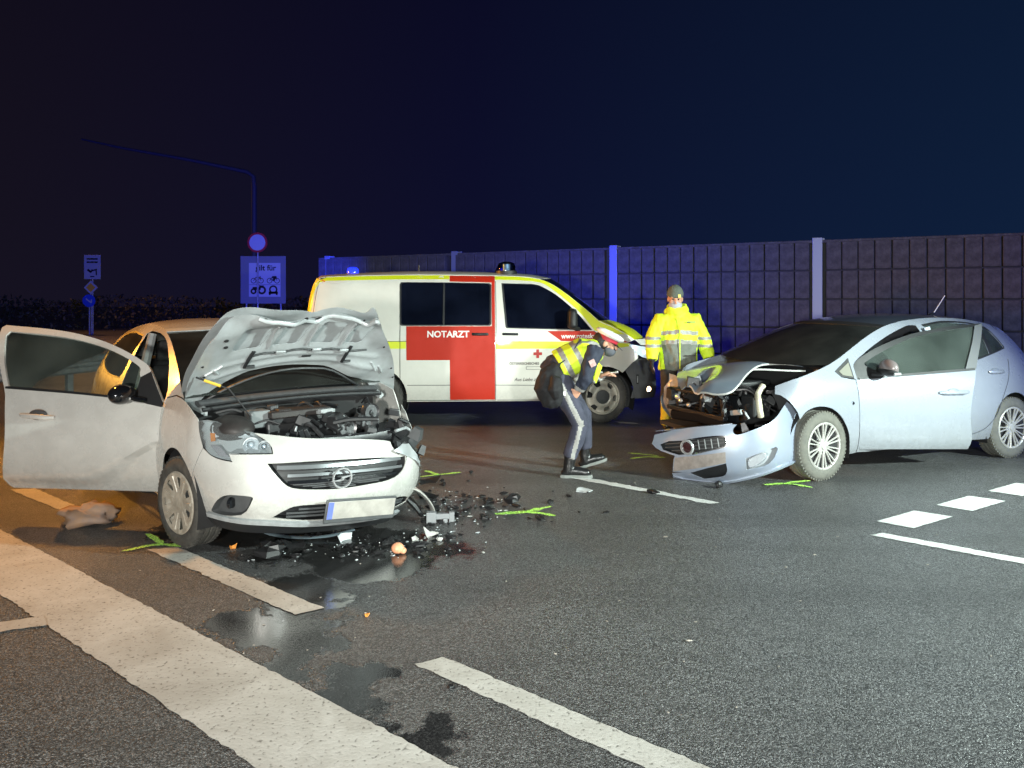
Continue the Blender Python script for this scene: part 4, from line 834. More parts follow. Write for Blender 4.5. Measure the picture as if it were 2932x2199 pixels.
sk('tail_light', corsa, crom([(-4.30,.86),(-4.33,1.04),(-4.42,1.0),(-4.48,.86),(-4.46,.72),(-4.36,.74)], 3, True), mat('red_lens', (.35, .02, .02), .2), co, out=.004, step=.04)
# roof, windscreen, tail
sE = [(-1.50,.975),(-1.815,1.128),(-2.212,1.285),(-2.70,1.405)]; sC = [(1.17,.995),(.85,1.16),(.52,1.305),(.20,1.425)]
rE = [(-2.70,1.405),(-3.0,1.432),(-3.4,1.430),(-3.8,1.39),(-4.08,1.325)]; rC = [(.20,1.425),(-.2,1.472),(-.75,1.478),(-1.25,1.435),(-1.6,1.36)]
tE = [(-4.08,1.325),(-4.2,1.24),(-4.30,1.05),(-4.42,.9),(-4.48,.6),(-4.42,.3)]; tC = [(-1.6,1.36),(-1.70,1.24),(-1.82,1.05),(-1.92,.9),(-1.955,.6),(-1.93,.3)]
pe = lambda L: [(p[0], abs(p[1]), p[2]) for p in (corsa.S(s, z) for s, z in L)]
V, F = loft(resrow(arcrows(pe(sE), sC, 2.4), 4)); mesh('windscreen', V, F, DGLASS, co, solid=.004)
V, F = loft(resrow(arcrows(pe(rE), rC, 2.6), 4)); mesh('roof', V, F, WHITE, co, solid=.005)
V, F = loft(resrow(arcrows(pe(tE), tC, 3.5), 4)); mesh('tailgate', V, F, WHITE, co, solid=.005)
hp = resrow(arcrows(pe([(-2.60,1.387),(-2.70,1.405)]), [(.25,1.405),(.19,1.428)], 2.4), 1); V, F = loft(hp); mesh('windscreen_header', [(x2, y2, z2 + .006) for x2, y2, z2 in V], F, LGREY, co, solid=.008)
for sgn in (1,):                                            # far side: plain closed door and body side
    sk('body_side', corsa, [(-u, v) for u, v in BSo], WHITE, co, [[(-u, v) for u, v in crom([(-2.0,1.0),(-2.18,1.19),(-2.45,1.31),(-2.72,1.36),(-3.0,1.375),(-3.07,1.34),(-3.05,1.0)], 3)]], step=.09)
# cabin
cb = B(); cb.box((-.3, 0, .24), (3.0, 1.50, .06)); cb.done('floor', DARK, co, smooth=False)
B().box((1.02, 0, .60), (.04, 1.52, .62)).done('firewall', DARK, co, smooth=False)
B().tube([(.72, -.66, .90), (.74, 0, .93), (.72, .66, .90)], .16, 10, sq=(.7, 1)).done('dashboard', BLACKP, co)
for sy in (-.36, .36): seat(co, (-.15, sy, .36))
B().box((-1.15, 0, .55), (.5, 1.25, .45)).box((-1.42, 0, .82), (.16, 1.25, .55), (0, -.25, 0)).done('rear_bench', CLOTH, co, bevel=.04)
sw = Matrix.Translation((.42, .36, .92)) @ Matrix.Rotation(R(-90), 4, 'Z') @ Matrix.Rotation(R(25), 4, 'X')
B().lathe([(.17, 0), (.185, .014), (.20, 0), (.185, -.014)], 28, sw, True).box((.44, .36, .92), (.03, .3, .05), (0, -.4, 0)).done('steering_wheel', BLACKP, co)
B().tube([(-.32, -.70, .30), (-.36, -.69, .80), (-.38, -.62, 1.12), (-.40, -.56, 1.36)], [.05, .05, .04, .035], 8).done('door_pillar', LGREY, co)
# open right door
PV = (.85, -.866); dd = lambda p: (p[0]-PV[0], p[1]-PV[1], p[2])
def DS(xx, z, out=0):
    k = .042 * sstep(.0, .05, lerp(.356, .66, sstep(.25, .90, xx)) - z) if xx > -1 else 0
    return dd(corsa.S(-corsa.s(xx), z, out - k))
door = sk('door', corsa, crom([(-.385,.345),(-.35,.58),(-.355,.75),(-.40,.93),(-.435,1.006)], 3) + crom([(.085,.979),(.45,.952),(.70,.925),(.845,.89)], 3) + [(.85,.60),(.838,.30),(.80,.268),(-.35,.262),(-.38,.28)], WHITE, co, fn=DS, step=.045, thick=.035, offset=-1, loc=(PV[0], PV[1], 0), rot=(0, 0, R(42)))
fo = crom([(-.435,1.006),(-.55,1.2),(-.65,1.40),(-.675,1.450)], 3)[:-1] + crom([(-.65,1.456),(-.239,1.426),(.052,1.386),(.346,1.311),(.611,1.20),(.70,1.13),(.845,.92)], 4)
fi = crom([(.74,.945),(.62,1.10),(.59,1.165),(.346,1.272),(.06,1.345),(-.23,1.385),(-.57,1.41)], 4) + [(-.585,1.38),(-.50,1.18),(-.395,1.0)]
sk('window_frame', corsa, fo + fi, WHITE, door, fn=DS, step=.04, thick=.03)
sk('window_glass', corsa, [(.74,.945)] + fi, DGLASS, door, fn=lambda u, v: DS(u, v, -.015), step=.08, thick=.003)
sk('mirror_triangle', corsa, [(.62,.925),(.845,.885),(.845,.92),(.70,1.13),(.63,1.09)], BLACKP, door, fn=lambda u, v: DS(u, v, .003), step=.05, thick=.012)
sk('belt_moulding', corsa, bandpoly(crom([(-.42,1.005),(.085,.978),(.45,.951),(.62,.93)], 4), .008), BLACKP, door, fn=lambda u, v: DS(u, v, .006), step=.05, thick=.008)
c = DS(-.10, .81, .0); hcup = B().ball((c[0], c[1]-.001, c[2]+.005), (.075, .012, .042), 18, 10).done('handle_cup', GREYP, door)
B().tube([DS(-.235, .815, .012), DS(-.19, .813, .034), DS(-.02, .803, .034), DS(.04, .80, .014)], [.012, .017, .017, .012], 10, sq=(1.1, .7)).done('handle', WHITE, door)
c = DS(.60, .985, .13); B().ball(c, (.075, .115, .072), 18, 12).tube([DS(.70, .93, .0), DS(.66, .945, .06), c], [.035, .03, .03], 8, sq=(.7, 1.2)).done('mirror', GLOSSB, door)
# wheels
wheel(co, 'cover', (1.255, -.775, .30), R(180+10), .302, .205, .195, CAPW, RUBBER, .3)
wheel(co, 'cover', (1.255, .775, .30), R(10), .302, .205, .195, CAPW, RUBBER)
wheel(co, 'cover', (-1.255, -.77, .30), R(180), .302, .205, .195, CAPW, RUBBER, 1.1); wheel(co, 'cover', (-1.255, .77, .30), 0, .302, .205, .195, CAPW, RUBBER)
# raised, buckled bonnet seen from below
HA = R(40); hX, hZ = math.cos(HA), math.sin(HA)
def HF(yy, v, h): return (.93 + v*hX - h*hZ, yy, .93 + v*hZ + h*hX)
def relief(yy, v):
    r = 0
    bow = -.10 * (yy/.8)**2 - .05 * (v - .5)**2
    for cy, w in ((-.43, .13), (-.14, .115), (.14, .115), (.40, .10)):
        k = sstep(w + .03, w - .03, abs(yy - cy - .12*(v-.75))) * sstep(.56, .68, v) * sstep(.92, .82, v); r += .018 * k
    r -= .012 * math.exp(-((v - .52 + .12*yy*yy)/.018)**2) * sstep(.66, .6, abs(yy)); r -= .014 * math.exp(-((v - .44 + .22*yy*yy)/.02)**2) * sstep(.72, .66, abs(yy))
    r += .012 * sstep(.70, .74, abs(yy + .1*(v-.5)))
    fold = .05 * sstep(.82, .98, v) * math.sin(yy*9 + 1.2) + .03 * sstep(.85, 1, v) * noise.noise(Vector((yy*6, v*6, 1)))
    fold += .08 * sstep(.10, .55, yy) * noise.noise(Vector((yy*3, v*3.2, 4)))
    return bow + r + fold
HO = crom([(-.727,.0),(-.775,.2),(-.797,.39),(-.79,.53),(-.775,.75),(-.73,.90),(-.64,1.0),(-.50,1.012),(-.37,1.0),(-.2,.97),(-.05,.905),(.02,.925),(.12,.955),(.27,.94),(.335,.945),(.352,1.02),(.40,.985),(.49,.855),(.61,.69),(.72,.545),(.79,.43),(.88,.24),(.945,.08),(.95,-.12)], 3) + crom([(.89,-.12),(.80,.02),(.735,.10),(.61,.185),(.472,.25),(.233,.338),(.03,.372),(-.156,.378),(-.30,.365),(-.40,.345),(-.567,.23),(-.64,.12),(-.655,.0)], 3)
PK = [[(cy + dx + .12*(v-.75), v) for dx, v in crom([(-w, .64), (-w*1.02, .75), (-w*.9, .855), (0, .865), (w*.9, .855), (w*1.0, .75), (w*.95, .64), (0, .63)], 3, True)] for cy, w in ((-.45, .105), (-.16, .10), (.125, .10), (.375, .07))]
V, F = panel(lambda u, v: HF(u, v, relief(u, v)), HO, PK, step=.022)
hd = mesh('bonnet', V, F, HOODIN, co, solid=.004, sharp=50)
V, F = panel(lambda u, v: HF(u, v, relief(u, v)*.5 + .060 - .04*(u/.8)**2), shrink(HO, 1.012), step=.04); mesh('bonnet_skin', V, F, HOODIN, hd, solid=.003)
for i, (u, v) in enumerate(((-.46, 1.0), (-.42, .985), (-.14, .95), (-.02, .90), (-.66, .80), (-.64, .72), (-.70, .40), (.30, .955), (.62, .62), (.80, .36), (.86, .25), (-.74, .52))):
    r = .022 if i in (3,) else (.013 if i < 6 else .008)
    B().lathe([(0, -.002), (r, -.002), (r*1.2, .002)], 14, Matrix.Translation(HF(u, v, relief(u, v) - .006)) @ Matrix.Rotation(HA, 4, 'Y').inverted() @ Matrix.Rotation(R(90), 4, 'X')).done('bonnet_hole', DARK, hd)
for u in (-.40, .36): B().tube([HF(u, .60, relief(u, .6)-.004), HF(u-.02, .52, relief(u, .52)-.012), HF(u-.02, .43, relief(u, .43)-.008), HF(u+.05, .43, relief(u, .43)-.006)], .014, 6).done('washer_hose', BLACKP, hd)
B().tube([HF(lerp(-.40, .50, t/12), .575 + .012*math.sin(t*1.7) - .1*(lerp(-.4, .5, t/12))**2, relief(lerp(-.40, .50, t/12), .57)-.012) for t in range(13)], .008, 6).done('washer_hose', BLACKP, hd)
for u in (-.2, .08, .3): B().box(HF(u, .578 - .1*u*u, relief(u, .575)-.022), (.03, .07, .014), (0, -HA, 0)).done('clip', HOODIN, hd, bevel=.004)
B().tube([HF(u, v - .012, relief(u, v) - .012 + .008*math.sin(u*31)) for u, v in HO[21:48]], .016, 8, sq=(1, .7)).done('front_lip', HOODIN, hd)
for u0, v0, u1, v1 in ((-.60,.50,-.70,.42),(-.66,.47,-.60,.40),(.60,.42,.66,.34),(.68,.38,.74,.30),(-.30,.62,-.31,.87),(-.01,.62,.0,.87),(.26,.62,.28,.87)): B().tube([HF(lerp(u0,u1,t/4), lerp(v0,v1,t/4), relief(lerp(u0,u1,t/4), lerp(v0,v1,t/4)) - .004) for t in range(5)], .009, 6).done('stamped_rib', HOODIN, hd)
B().box(HF(.03, .495, relief(.03, .495)-.012), (.018, .07, .006), (0, -HA, 0)).done('slot', DARK, hd, smooth=False)
B().tube([HF(lerp(-.64, .74, t/16), (.365 - .36*abs(lerp(-.64, .74, t/16))**2.2/ .55) , relief(lerp(-.64, .74, t/16), .3) - .03) for t in range(17)], .010, 6).done('rear_seal', BLACKP, hd)
rp = B().tube([HF(-.76, .42, relief(-.76, .42) - .01), (1.42, -.58, 1.05), (1.50, -.46, .86)], .006, 8).done('prop_rod', BLACKP, co)
q0, q1 = Vector(HF(-.76, .42, relief(-.76, .42)-.01)), Vector((1.42, -.58, 1.05)); B().tube([q0.lerp(q1, .25), q0.lerp(q1, .75)], .010, 8).done('rod_grip', mat('yellow_plastic', (.7, .45, .05), .5), rp)
for sy in (-.70, .74):
    B().tube([(1.02, sy, .93), (1.10, sy*.99, .90), (1.24, sy*.985, .88)], [.02, .022, .014], 6).box((1.15, sy*.96, .90), (.20, .02, .05), (0, .2, 0)).done('bonnet_hinge', HOODIN, co)
# engine bay
eb = random.Random(11)
B().box((1.45, 0, .38), (.85, 1.15, .04)).done('undertray', DARK, co, smooth=False)
B().box((1.28, -.02, .62), (.36, .62, .36)).box((1.32, -.1, .80), (.30, .40, .06)).done('engine_block', ENGINE, co, bevel=.02)
B().box((1.34, -.08, .845), (.30, .46, .05)).box((1.40, -.2, .872), (.14, .10, .02)).done('engine_cover', ENGB, co, bevel=.015)
B().ball((1.52, -.60, .80), (.20, .14, .085), 16, 10).done('air_filter_box', ENGB, co)
bat = B().box((1.36, -.36, .82), (.13, .14, .12)).done('battery', mat('battery_grey', (.16, .17, .175), .5), co, bevel=.01); B().box((1.34, -.24, .85), (.08, .06, .10)).done('terminal_box', GREYP, bat, bevel=.008)
ya = [lerp(-.70, .70, t/14) for t in range(15)]
B().tube([(1.16 + .02*math.cos(t*3), t, .955 - .05*t*t) for t in ya], .04, 8, sq=(.6, 1.5)).done('cowl_panel', GREYP, co)
B().tube([(1.26, t, .925 - .05*t*t) for t in ya], .016, 8).done('cowl_seal', BLACKP, co)
for sy, e2 in ((-.45, .12), (.05, .52)): B().tube([(1.12, sy, .985), (1.08, lerp(sy, e2, .5), 1.0), (1.06, e2, 1.0)], .010, 6).done('wiper_arm', BLACKP, co)
B().tube([(1.72, lerp(-.5, .5, t/6), .66 + .012*math.sin(t)) for t in range(7)], .035, 8, sq=(1.3, .8)).done('radiator_support', ENGINE, co)
B().box((1.64, 0, .52), (.05, .95, .30)).done('radiator', ENGINE, co, bevel=.01)
for k in range(16):
    x0, y0, z0 = eb.uniform(1.15, 1.75), eb.uniform(-.45, .55), eb.uniform(.70, .86); L2 = eb.uniform(.12, .34); an = eb.uniform(0, 6.3)
    B().tube(crom([(x0, y0, z0), (x0 + L2*.4*math.cos(an), y0 + L2*.4*math.sin(an), z0 + eb.uniform(.01, .06)), (x0 + L2*math.cos(an), y0 + L2*math.sin(an), z0 + eb.uniform(-.06, .02))], 5), eb.uniform(.006, .018), 6).done('hose', eb.choice((BLACKP, BLACKP, ENGINE, ENGM)), co)
for k in range(34):
    x0, y0 = eb.uniform(1.12, 1.78), eb.uniform(-.30, .66); d = (eb.uniform(.02, .13), eb.uniform(.02, .13), eb.uniform(.02, .10))
    B().box((x0, y0, eb.uniform(.66, .84)), d, (eb.uniform(-.5, .5), eb.uniform(-.5, .5), eb.uniform(-1, 1)), eb.uniform(.6, 1)).done('engine_fitting', eb.choice((BLACKP, ENGINE, ENGINE, BLACKP, BLACKP, GREYP, ENGM)), co, bevel=.006)
for (x0, y0, z0, r) in ((1.68, .16, .74, .075), (1.60, .36, .74, .05), (1.40, .52, .78, .07)):
    B().lathe([(0, .03), (r*.25, .03), (r*.3, .015), (r*.85, .015), (r, .03), (r, -.03)], 24, Matrix.Translation((x0, y0, z0)) @ Matrix.Rotation(R(-80), 4, 'Z')).done('pulley', ENGM, co)
B().tube([(1.80, .50, .69), (1.78, .60, .70), (1.76, .66, .67), (1.76, .67, .62)], .012, 8).done('bent_bracket', LGREY, co)
for z0, w in ((.84, .05), (.86, .035)): B().box((1.78 - w*6, -.05 + w*3, z0), (.04, w*3, .022), (0, 0, .2)).done('label_plate', LGREY, co)
# torn left front corner
def shard(name, pts, mt, amp, out=0, seed=0, thick=.004):
    o = sk(name, corsa, pts, mt, co, out=out, step=.025, thick=thick); crush(o, amp, 7, seed); return o
shard('torn_wing_strip', [(1.494,.752),(1.36,.79),(1.30,.733),(1.34,.549),(1.459,.547)], WHITE, .012, 0, 1); shard('torn_wing_strip', [(1.311,.79),(1.19,.62),(1.195,.519),(1.29,.59),(1.349,.717)], WHITE, .016, .03, 3)
shard('bent_wing_flap', [(.353,.602),(.45,.62),(.541,.615),(.68,.47),(.664,.44),(.538,.516),(.405,.573)], HOODIN, .02, .02, 4)
sk('wing_panel', corsa, [(-u, v) for u, v in FE if u < -1.3] + [(1.30,.60),(1.36,.80)], WHITE, co, step=.05)
B().tube(crom([(1.84, .52, .285), (1.86, .62, .26), (1.88, .70, .19), (1.89, .76, .10), (1.88, .775, .015)], 3), [.05, .055, .06, .062, .062, .06, .058, .054, .05, .045, .038, .034, .03], 10, sq=(.22, 1)).done('hanging_bumper_trim', WHITE, co); B().tube([(1.76, .58, .22), (1.80, .66, .12), (1.82, .72, .03)], [.05, .05, .03], 7, sq=(.5, 1)).done('hanging_splash_guard', BLACKP, co)
for k in range(22):
    B().box((eb.uniform(1.45, 1.85), eb.uniform(.50, .74), eb.uniform(.30, .72)), (eb.uniform(.02, .10), eb.uniform(.02, .09), eb.uniform(.02, .12)), (eb.uniform(-1, 1), eb.uniform(-1, 1), eb.uniform(-1, 1)), eb.uniform(.4, 1)).done('broken_fitting', eb.choice((BLACKP, ENGINE, BLACKP, GREYP, ENGINE)), co)
# ---------------------------------------------------------------- pale blue hatchback
x, y, a = POSE['bravo']
br = empty('crashed_hatchback', (x, y, 0), a); tag(br, 'crashed pale blue hatchback with torn-off front and half open driver door', 'car')
BS = lambda u, v, out=0: bravo.S(u, v, out)
def sb(name, outline, mt, parent=None, **k): return sk(name, bravo, outline, mt, parent or br, **k)
# left side of the car (positive s) is in view
WF = ([(1.062,.800),(1.09,.866)] + crom([(1.25,.925),(1.40,.965),(1.561,1.005),(1.70,1.045)], 3) + [(1.76,.99),(1.80,.93),(1.93,.905),(1.965,.90)] + [(1.968,.6),(1.965,.215),(1.885,.21)]
      + crom([(1.865,.30),(1.845,.40),(1.805,.49),(1.739,.582),(1.635,.655),(1.518,.680),(1.417,.672),(1.332,.636),(1.272,.575)], 3) + crom([(1.25,.64),(1.18,.735),(1.11,.79)], 2))
wf = sb('wing_panel', WF, BLUEP, step=.04)
B().lathe([(0, .008), (.013, .008), (.018, 0)], 16, Matrix.Translation(BS(1.89, .69, .002))).done('side_repeater', LENS, wf)
SO = crom([(1.70,1.045),(1.85,1.10),(2.05,1.187),(2.3,1.288),(2.572,1.376),(2.80,1.418),(2.982,1.440),(3.395,1.462),(3.868,1.445),(4.229,1.400),(4.45,1.35)], 3) + crom([(4.53,1.28),(4.60,1.17),(4.70,1.06),(4.78,.9),(4.82,.65),(4.78,.40),(4.62,.24)], 3) + [(4.52,.22)] + arch(4.17,.315,.365, -14, 192, 18, 1) + [(3.80,.215),(3.5,.225),(2.1,.215),(1.975,.22),(1.972,.905),(1.80,.945)]
WD = crom([(2.06,1.06),(2.237,1.160),(2.561,1.285),(2.9,1.383),(3.02,1.395)], 4) + [(3.06,1.39),(3.15,1.0),(3.10,.6),(3.08,.32),(2.98,.27),(2.1,.27),(2.0,.35),(1.995,1.0)]
W2 = crom([(3.16,1.400),(3.492,1.415),(3.80,1.400),(3.98,1.38)], 4) + crom([(3.93,1.08),(3.6,1.02),(3.28,1.0)], 3)
W3 = crom([(4.02,1.372),(4.13,1.352),(4.19,1.27),(4.235,1.145)], 3) + [(4.22,1.135),(4.0,1.095)]
bside = sb('body_side', SO, BLUEP, holes=[WD, W2, W3], step=.06)
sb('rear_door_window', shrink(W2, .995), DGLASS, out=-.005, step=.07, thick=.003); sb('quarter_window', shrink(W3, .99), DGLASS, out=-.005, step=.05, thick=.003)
sb('window_seal', bandpoly(crom([(3.15,1.39),(3.492,1.422),(3.85,1.405),(4.10,1.365),(4.17,1.32),(4.205,1.26),(4.245,1.142)], 4), .008), BLACKP, out=.002, step=.03, thick=.004); sb('window_post', [(3.975,1.382),(4.02,1.375),(4.0,1.095),(3.935,1.08)], BLACKP, out=.002, step=.05)
sb('belt_moulding', bandpoly(crom([(3.25,1.0),(3.6,1.02),(3.95,1.082),(4.235,1.138)], 4), .007), BLACKP, out=.003, step=.03)
# rear door shut line and handle
sb('shut_line', bandpoly(crom([(4.20,1.02),(4.16,.94),(4.08,.80),(3.992,.675),(3.879,.487),(3.78,.39),(3.684,.328),(3.50,.285),(3.2,.275)], 4), .004), mat('shut_line_dark', (.05, .055, .065), .6), out=.0015, step=.03, thick=.002)
def handle(parent, fn, u0, u1, z, mt):
    um = (u0 + u1)/2; c = fn(um, z, -.004); d = Vector(fn(u1, z)) - Vector(fn(u0, z)); ang = math.atan2(d.y, d.x)
    o = B().ball((0, 0, 0), (.075, .014, .036), 18, 10).done('handle_cup', mat('handle_cup_grey', (.16, .18, .22), .5), parent, loc=c, rot=(0, 0, ang))
    B().tube([fn(u0, z, .010), fn(lerp(u0, u1, .2), z, .030), fn(lerp(u0, u1, .85), z, .032), fn(u1, z, .012)], [.011, .016, .018, .013], 10, sq=(1.1, .7)).done('handle', mt, parent)
handle(br, BS, 3.80, 4.03, .905, BLUEP)
# driver door, half open
BP = (.83, .893); bd = lambda p: (p[0]-BP[0], p[1]-BP[1], p[2])
DB = lambda u, v, out=0: bd(bravo.S(u, v, out))
do = sb('door', crom([(1.975,.895),(1.978,.6),(1.985,.28)], 3) + [(2.0,.245),(2.34,.235),(3.19,.20)] + crom([(3.205,.30),(3.175,.501),(3.19,.66),(3.228,.803),(3.303,.974)], 3) + crom([(2.9,.952),(2.3,.922)], 3), BLUEP, fn=DB, step=.045, thick=.035, loc=(BP[0], BP[1], 0), rot=(0, 0, R(-11.3)))
GO = crom([(1.975,.905),(1.985,1.04),(2.25,1.178),(2.632,1.295),(2.947,1.353),(3.262,1.392),(3.592,1.412)], 4)
GI = crom([(3.488,1.385),(3.246,1.362),(2.934,1.322),(2.615,1.252),(2.292,1.137),(2.10,1.05)], 4) + [(2.10,1.03),(2.27,.945)]
sb('window_frame', GO + crom([(3.50,1.28),(3.40,1.13),(3.303,.974)], 3) + [(3.178,.968)] + crom([(3.353,1.208),(3.42,1.30),(3.488,1.385)], 3) + GI[1:] + [(2.27,.922),(2.0,.9)], BLACKP, do, fn=DB, step=.04, thick=.025)
sb('pillar_trim', crom([(3.592,1.412),(3.50,1.28),(3.40,1.13),(3.303,.974)], 3) + [(3.178,.968)] + crom([(3.353,1.208),(3.42,1.30),(3.488,1.39)], 3), mat('pillar_film', (.10, .105, .11), .4), do, fn=lambda u, v: DB(u, v, .004), step=.05, thick=.006)
sb('window_glass', crom([(2.10,1.05),(2.292,1.137),(2.615,1.252),(2.934,1.322),(3.246,1.362),(3.488,1.385)], 3) + crom([(3.42,1.30),(3.353,1.208),(3.178,.968)], 3) + [(2.27,.922)], DGLASS, do, fn=lambda u, v: DB(u, v, -.012), step=.08, thick=.003)
sb('belt_moulding', bandpoly([(2.0,.912),(2.3,.926),(2.9,.956),(3.29,.975)], .011), BLACKP, do, fn=lambda u, v: DB(u, v, .006), step=.04, thick=.008)
handle(do, DB, 2.83, 3.155, .762, BLUEP)
c = DB(2.255, 1.012, .12); mi = B().ball(c, (.068, .115, .085), 18, 12).done('mirror', mat('mirror_cap_blue', (.20, .17, .17), .25, .2, .6), do); B().ball((c[0]+.012, c[1], c[2]-.03), (.070, .118, .045), 16, 8).tube([DB(2.16, .95, 0), DB(2.2, .955, .06), (c[0], c[1], c[2]-.05)], [.045, .03, .035], 8, sq=(.6, 1.2)).done('mirror_foot', BLACKP, mi)
B().box((c[0] - .01, c[1]+.105, c[2]-.045), (.07, .02, .02)).done('mirror_lamp', LGREY, mi)
# small fixed window ahead of the door
sb('front_quarter', [(1.745,.985),(1.80,.935),(1.955,.91),(1.96,1.10)], BLACKP, out=.003, step=.05, thick=.006); sb('quarter_glass', [(1.79,.985),(1.82,.95),(1.935,.93),(1.94,1.06)], mat('quarter_glass_grey', (.20, .20, .17), .15, coat=.3), out=.010, step=.05, thick=.002)
# roof, windscreen, tail
bpe = lambda L: [(p[0], abs(p[1]), p[2]) for p in (bravo.S(s, z) for s, z in L)]
sE = [(1.70,1.045),(2.05,1.187),(2.3,1.288),(2.62,1.388)]; sC = [(1.32,1.02),(.98,1.175),(.66,1.305),(.36,1.415)]
rE = [(2.62,1.388),(2.982,1.440),(3.395,1.462),(3.868,1.445),(4.229,1.400),(4.45,1.35)]; rC = [(.36,1.415),(-.05,1.478),(-.5,1.498),(-1.0,1.48),(-1.4,1.435),(-1.68,1.38)]
tE = [(4.45,1.35),(4.53,1.28),(4.62,1.15),(4.72,1.02),(4.80,.85),(4.82,.65),(4.78,.40)]; tC = [(-1.68,1.38),(-1.80,1.27),(-1.93,1.1),(-2.02,.98),(-2.08,.85),(-2.10,.65),(-2.09,.4)]
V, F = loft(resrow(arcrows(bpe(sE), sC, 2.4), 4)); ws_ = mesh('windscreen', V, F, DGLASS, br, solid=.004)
V, F = loft(resrow(arcrows(bpe(rE), rC, 2.6), 4)); rf = mesh('roof', V, F, mat('roof_paint_blue_grey', (.05, .06, .075), .32, .2, .7), br, solid=.005)
V, F = loft(resrow(arcrows(bpe(tE), tC, 3.5), 4)); mesh('tailgate', V, F, BLUEP, br, solid=.005)
V, F = loft(resrow(arcrows(bpe([(2.575,1.378),(2.64,1.394)]), [(.41,1.397),(.33,1.424)], 2.4), 1)); mesh('windscreen_header', [(p[0], p[1], p[2]+.005) for p in V], F, BLACKP, br, solid=.006)
B().tube([(-1.12, .06, 1.462), (-1.20, .06, 1.50)], [.022, .012], 8).done('aerial_base', BLACKP, rf); B().tube([(-1.19, .06, 1.49), (-1.38, .06, 1.70)], .005, 6).done('aerial', mat('aerial_white', (.8, .8, .78), .4), rf)
sk('body_side', bravo, [(-u, v) for u, v in SO], BLUEP, br, [[(-u, v) for u, v in W2], [(-u, v) for u, v in crom([(2.06,1.06),(2.237,1.160),(2.561,1.285),(2.9,1.383),(3.05,1.395),(3.12,1.0),(2.3,.96)], 3)]], step=.09)
# cabin
B().box((-.3, 0, .25), (3.2, 1.6, .06)).done('floor', DARK, br, smooth=False); B().box((1.15, 0, .62), (.04, 1.55, .64)).done('firewall', DARK, br, smooth=False)
B().tube([(.78, -.70, .92), (.86, 0, .97), (.78, .70, .92)], .18, 10, sq=(.7, 1)).done('dashboard', BLACKP, br); B().box((1.0, -.22, .985), (.06, .09, .004), (0, .1, .3)).done('paper_slip', SIGNW, br)
for sy in (-.38, .38): seat(br, (-.1, sy, .36))
B().box((-1.15, 0, .55), (.5, 1.3, .45)).box((-1.42, 0, .84), (.16, 1.3, .58), (0, -.25, 0)).done('rear_bench', CLOTH, br, bevel=.04)
pil = mat('pillar_inner_paint', (.45, .50, .58), .35, 0, .3)
for sy in (1, -1): B().tube([(-.33, sy*.80, .28), (-.36, sy*.80, .85), (-.36, sy*.735, 1.12), (-.33, sy*.66, 1.37)], [.05, .05, .035, .03], 8, sq=(1.3, .7)).done('door_pillar', pil, br); B().tube([(-.42, sy*.72, .5), (-.40, sy*.70, .95), (-.38, sy*.63, 1.34)], [.022, .02, .02], 6).done('seat_belt', mat('belt_grey', (.25, .26, .25), .7), br)
swm = Matrix.Translation((.46, .38, .95)) @ Matrix.Rotation(R(-90), 4, 'Z') @ Matrix.Rotation(R(25), 4, 'X'); B().lathe([(.17, 0), (.185, .014), (.20, 0), (.185, -.014)], 28, swm, True).box((.48, .38, .95), (.03, .3, .05), (0, -.4, 0)).done('steering_wheel', BLACKP, br)
B().box((.30, 0, 1.36), (.03, .20, .06)).done('rear_view_mirror', BLACKP, br, bevel=.01)
for cx in (1.3, -1.3):
    for sy in (-1, 1): liner(br, cx, sy, .865, .37)
wheel(br, 'alloy', (1.28, .795, .315), R(6), .318, .215, .205, RIMW, DUSTY, .15); wheel(br, 'alloy', (1.3, -.795, .315), R(186), .318, .215, .205, RIMW, DUSTY)
wheel(br, 'alloy', (-1.3, .795, .315), 0, .318, .215, .205, RIMW, DUSTY, .5); wheel(br, 'alloy', (-1.3, -.795, .315), R(180), .318, .215, .205, RIMW, DUSTY)
# buckled bonnet
def BH(xx, yy):
    zz = 1.045 - .17*(xx - .95) - .10*yy*yy
    zz += .07 * math.exp(-((xx - 1.55)/.34)**2 - ((yy - .10)/.45)**2) + .03 * sstep(1.75, 2.2, xx) * noise.noise(Vector((xx*5, yy*5, 3)))
    zz -= .06 * math.exp(-((yy - .05 - (xx-2.0)*.7)/.07)**2) * sstep(1.55, 1.9, xx)
    zz += .02 * math.sin(yy*7 + xx*3) * sstep(1.4, 2.0, xx) - .10 * sstep(1.95, 2.25, xx)**2
    return (xx, yy, zz)
BHo = crom([(.98,.70),(1.02,.58),(1.10,.35),(1.18,.24),(1.35,.215),(1.50,.26),(1.73,.38),(1.92,.50),(2.03,.545),(2.10,.50),(2.15,.36),(2.15,.20),(2.10,-.02)], 3) + crom([(2.16,-.05),(2.05,-.28),(1.92,-.47),(1.68,-.70),(1.29,-.78),(1.02,-.80)], 3) + crom([(1.12,-.5),(1.20,0),(1.12,.45)], 3)
V, F = panel(BH, BHo, step=.03); bh = mesh('bonnet', V, F, mat('bonnet_paint_blue', (.22, .27, .33), .30, .2, .6, noise_amt=.2, nscale=5, dirt=(.16, .19, .22)), br, solid=.004, sharp=50)
edge = resample(crom([(.98,.70),(1.02,.58),(1.10,.35),(1.18,.24),(1.35,.215),(1.50,.26),(1.73,.38),(1.92,.50),(2.03,.545),(2.10,.50),(2.15,.36),(2.15,.20),(2.10,-.02)], 3), .06); B().tube([tuple(Vector(BH(*p)) + Vector((0, 0, -.010))) for p in edge[:-3]], .009, 6).done('folded_edge', mat('edge_white_metal', (.62, .64, .62), .35, .2), bh)
B().tube([(1.08, t, 1.02 - .05*t*t) for t in ya], .03, 8, sq=(.6, 1.4)).done('cowl_panel', BLACKP, br)
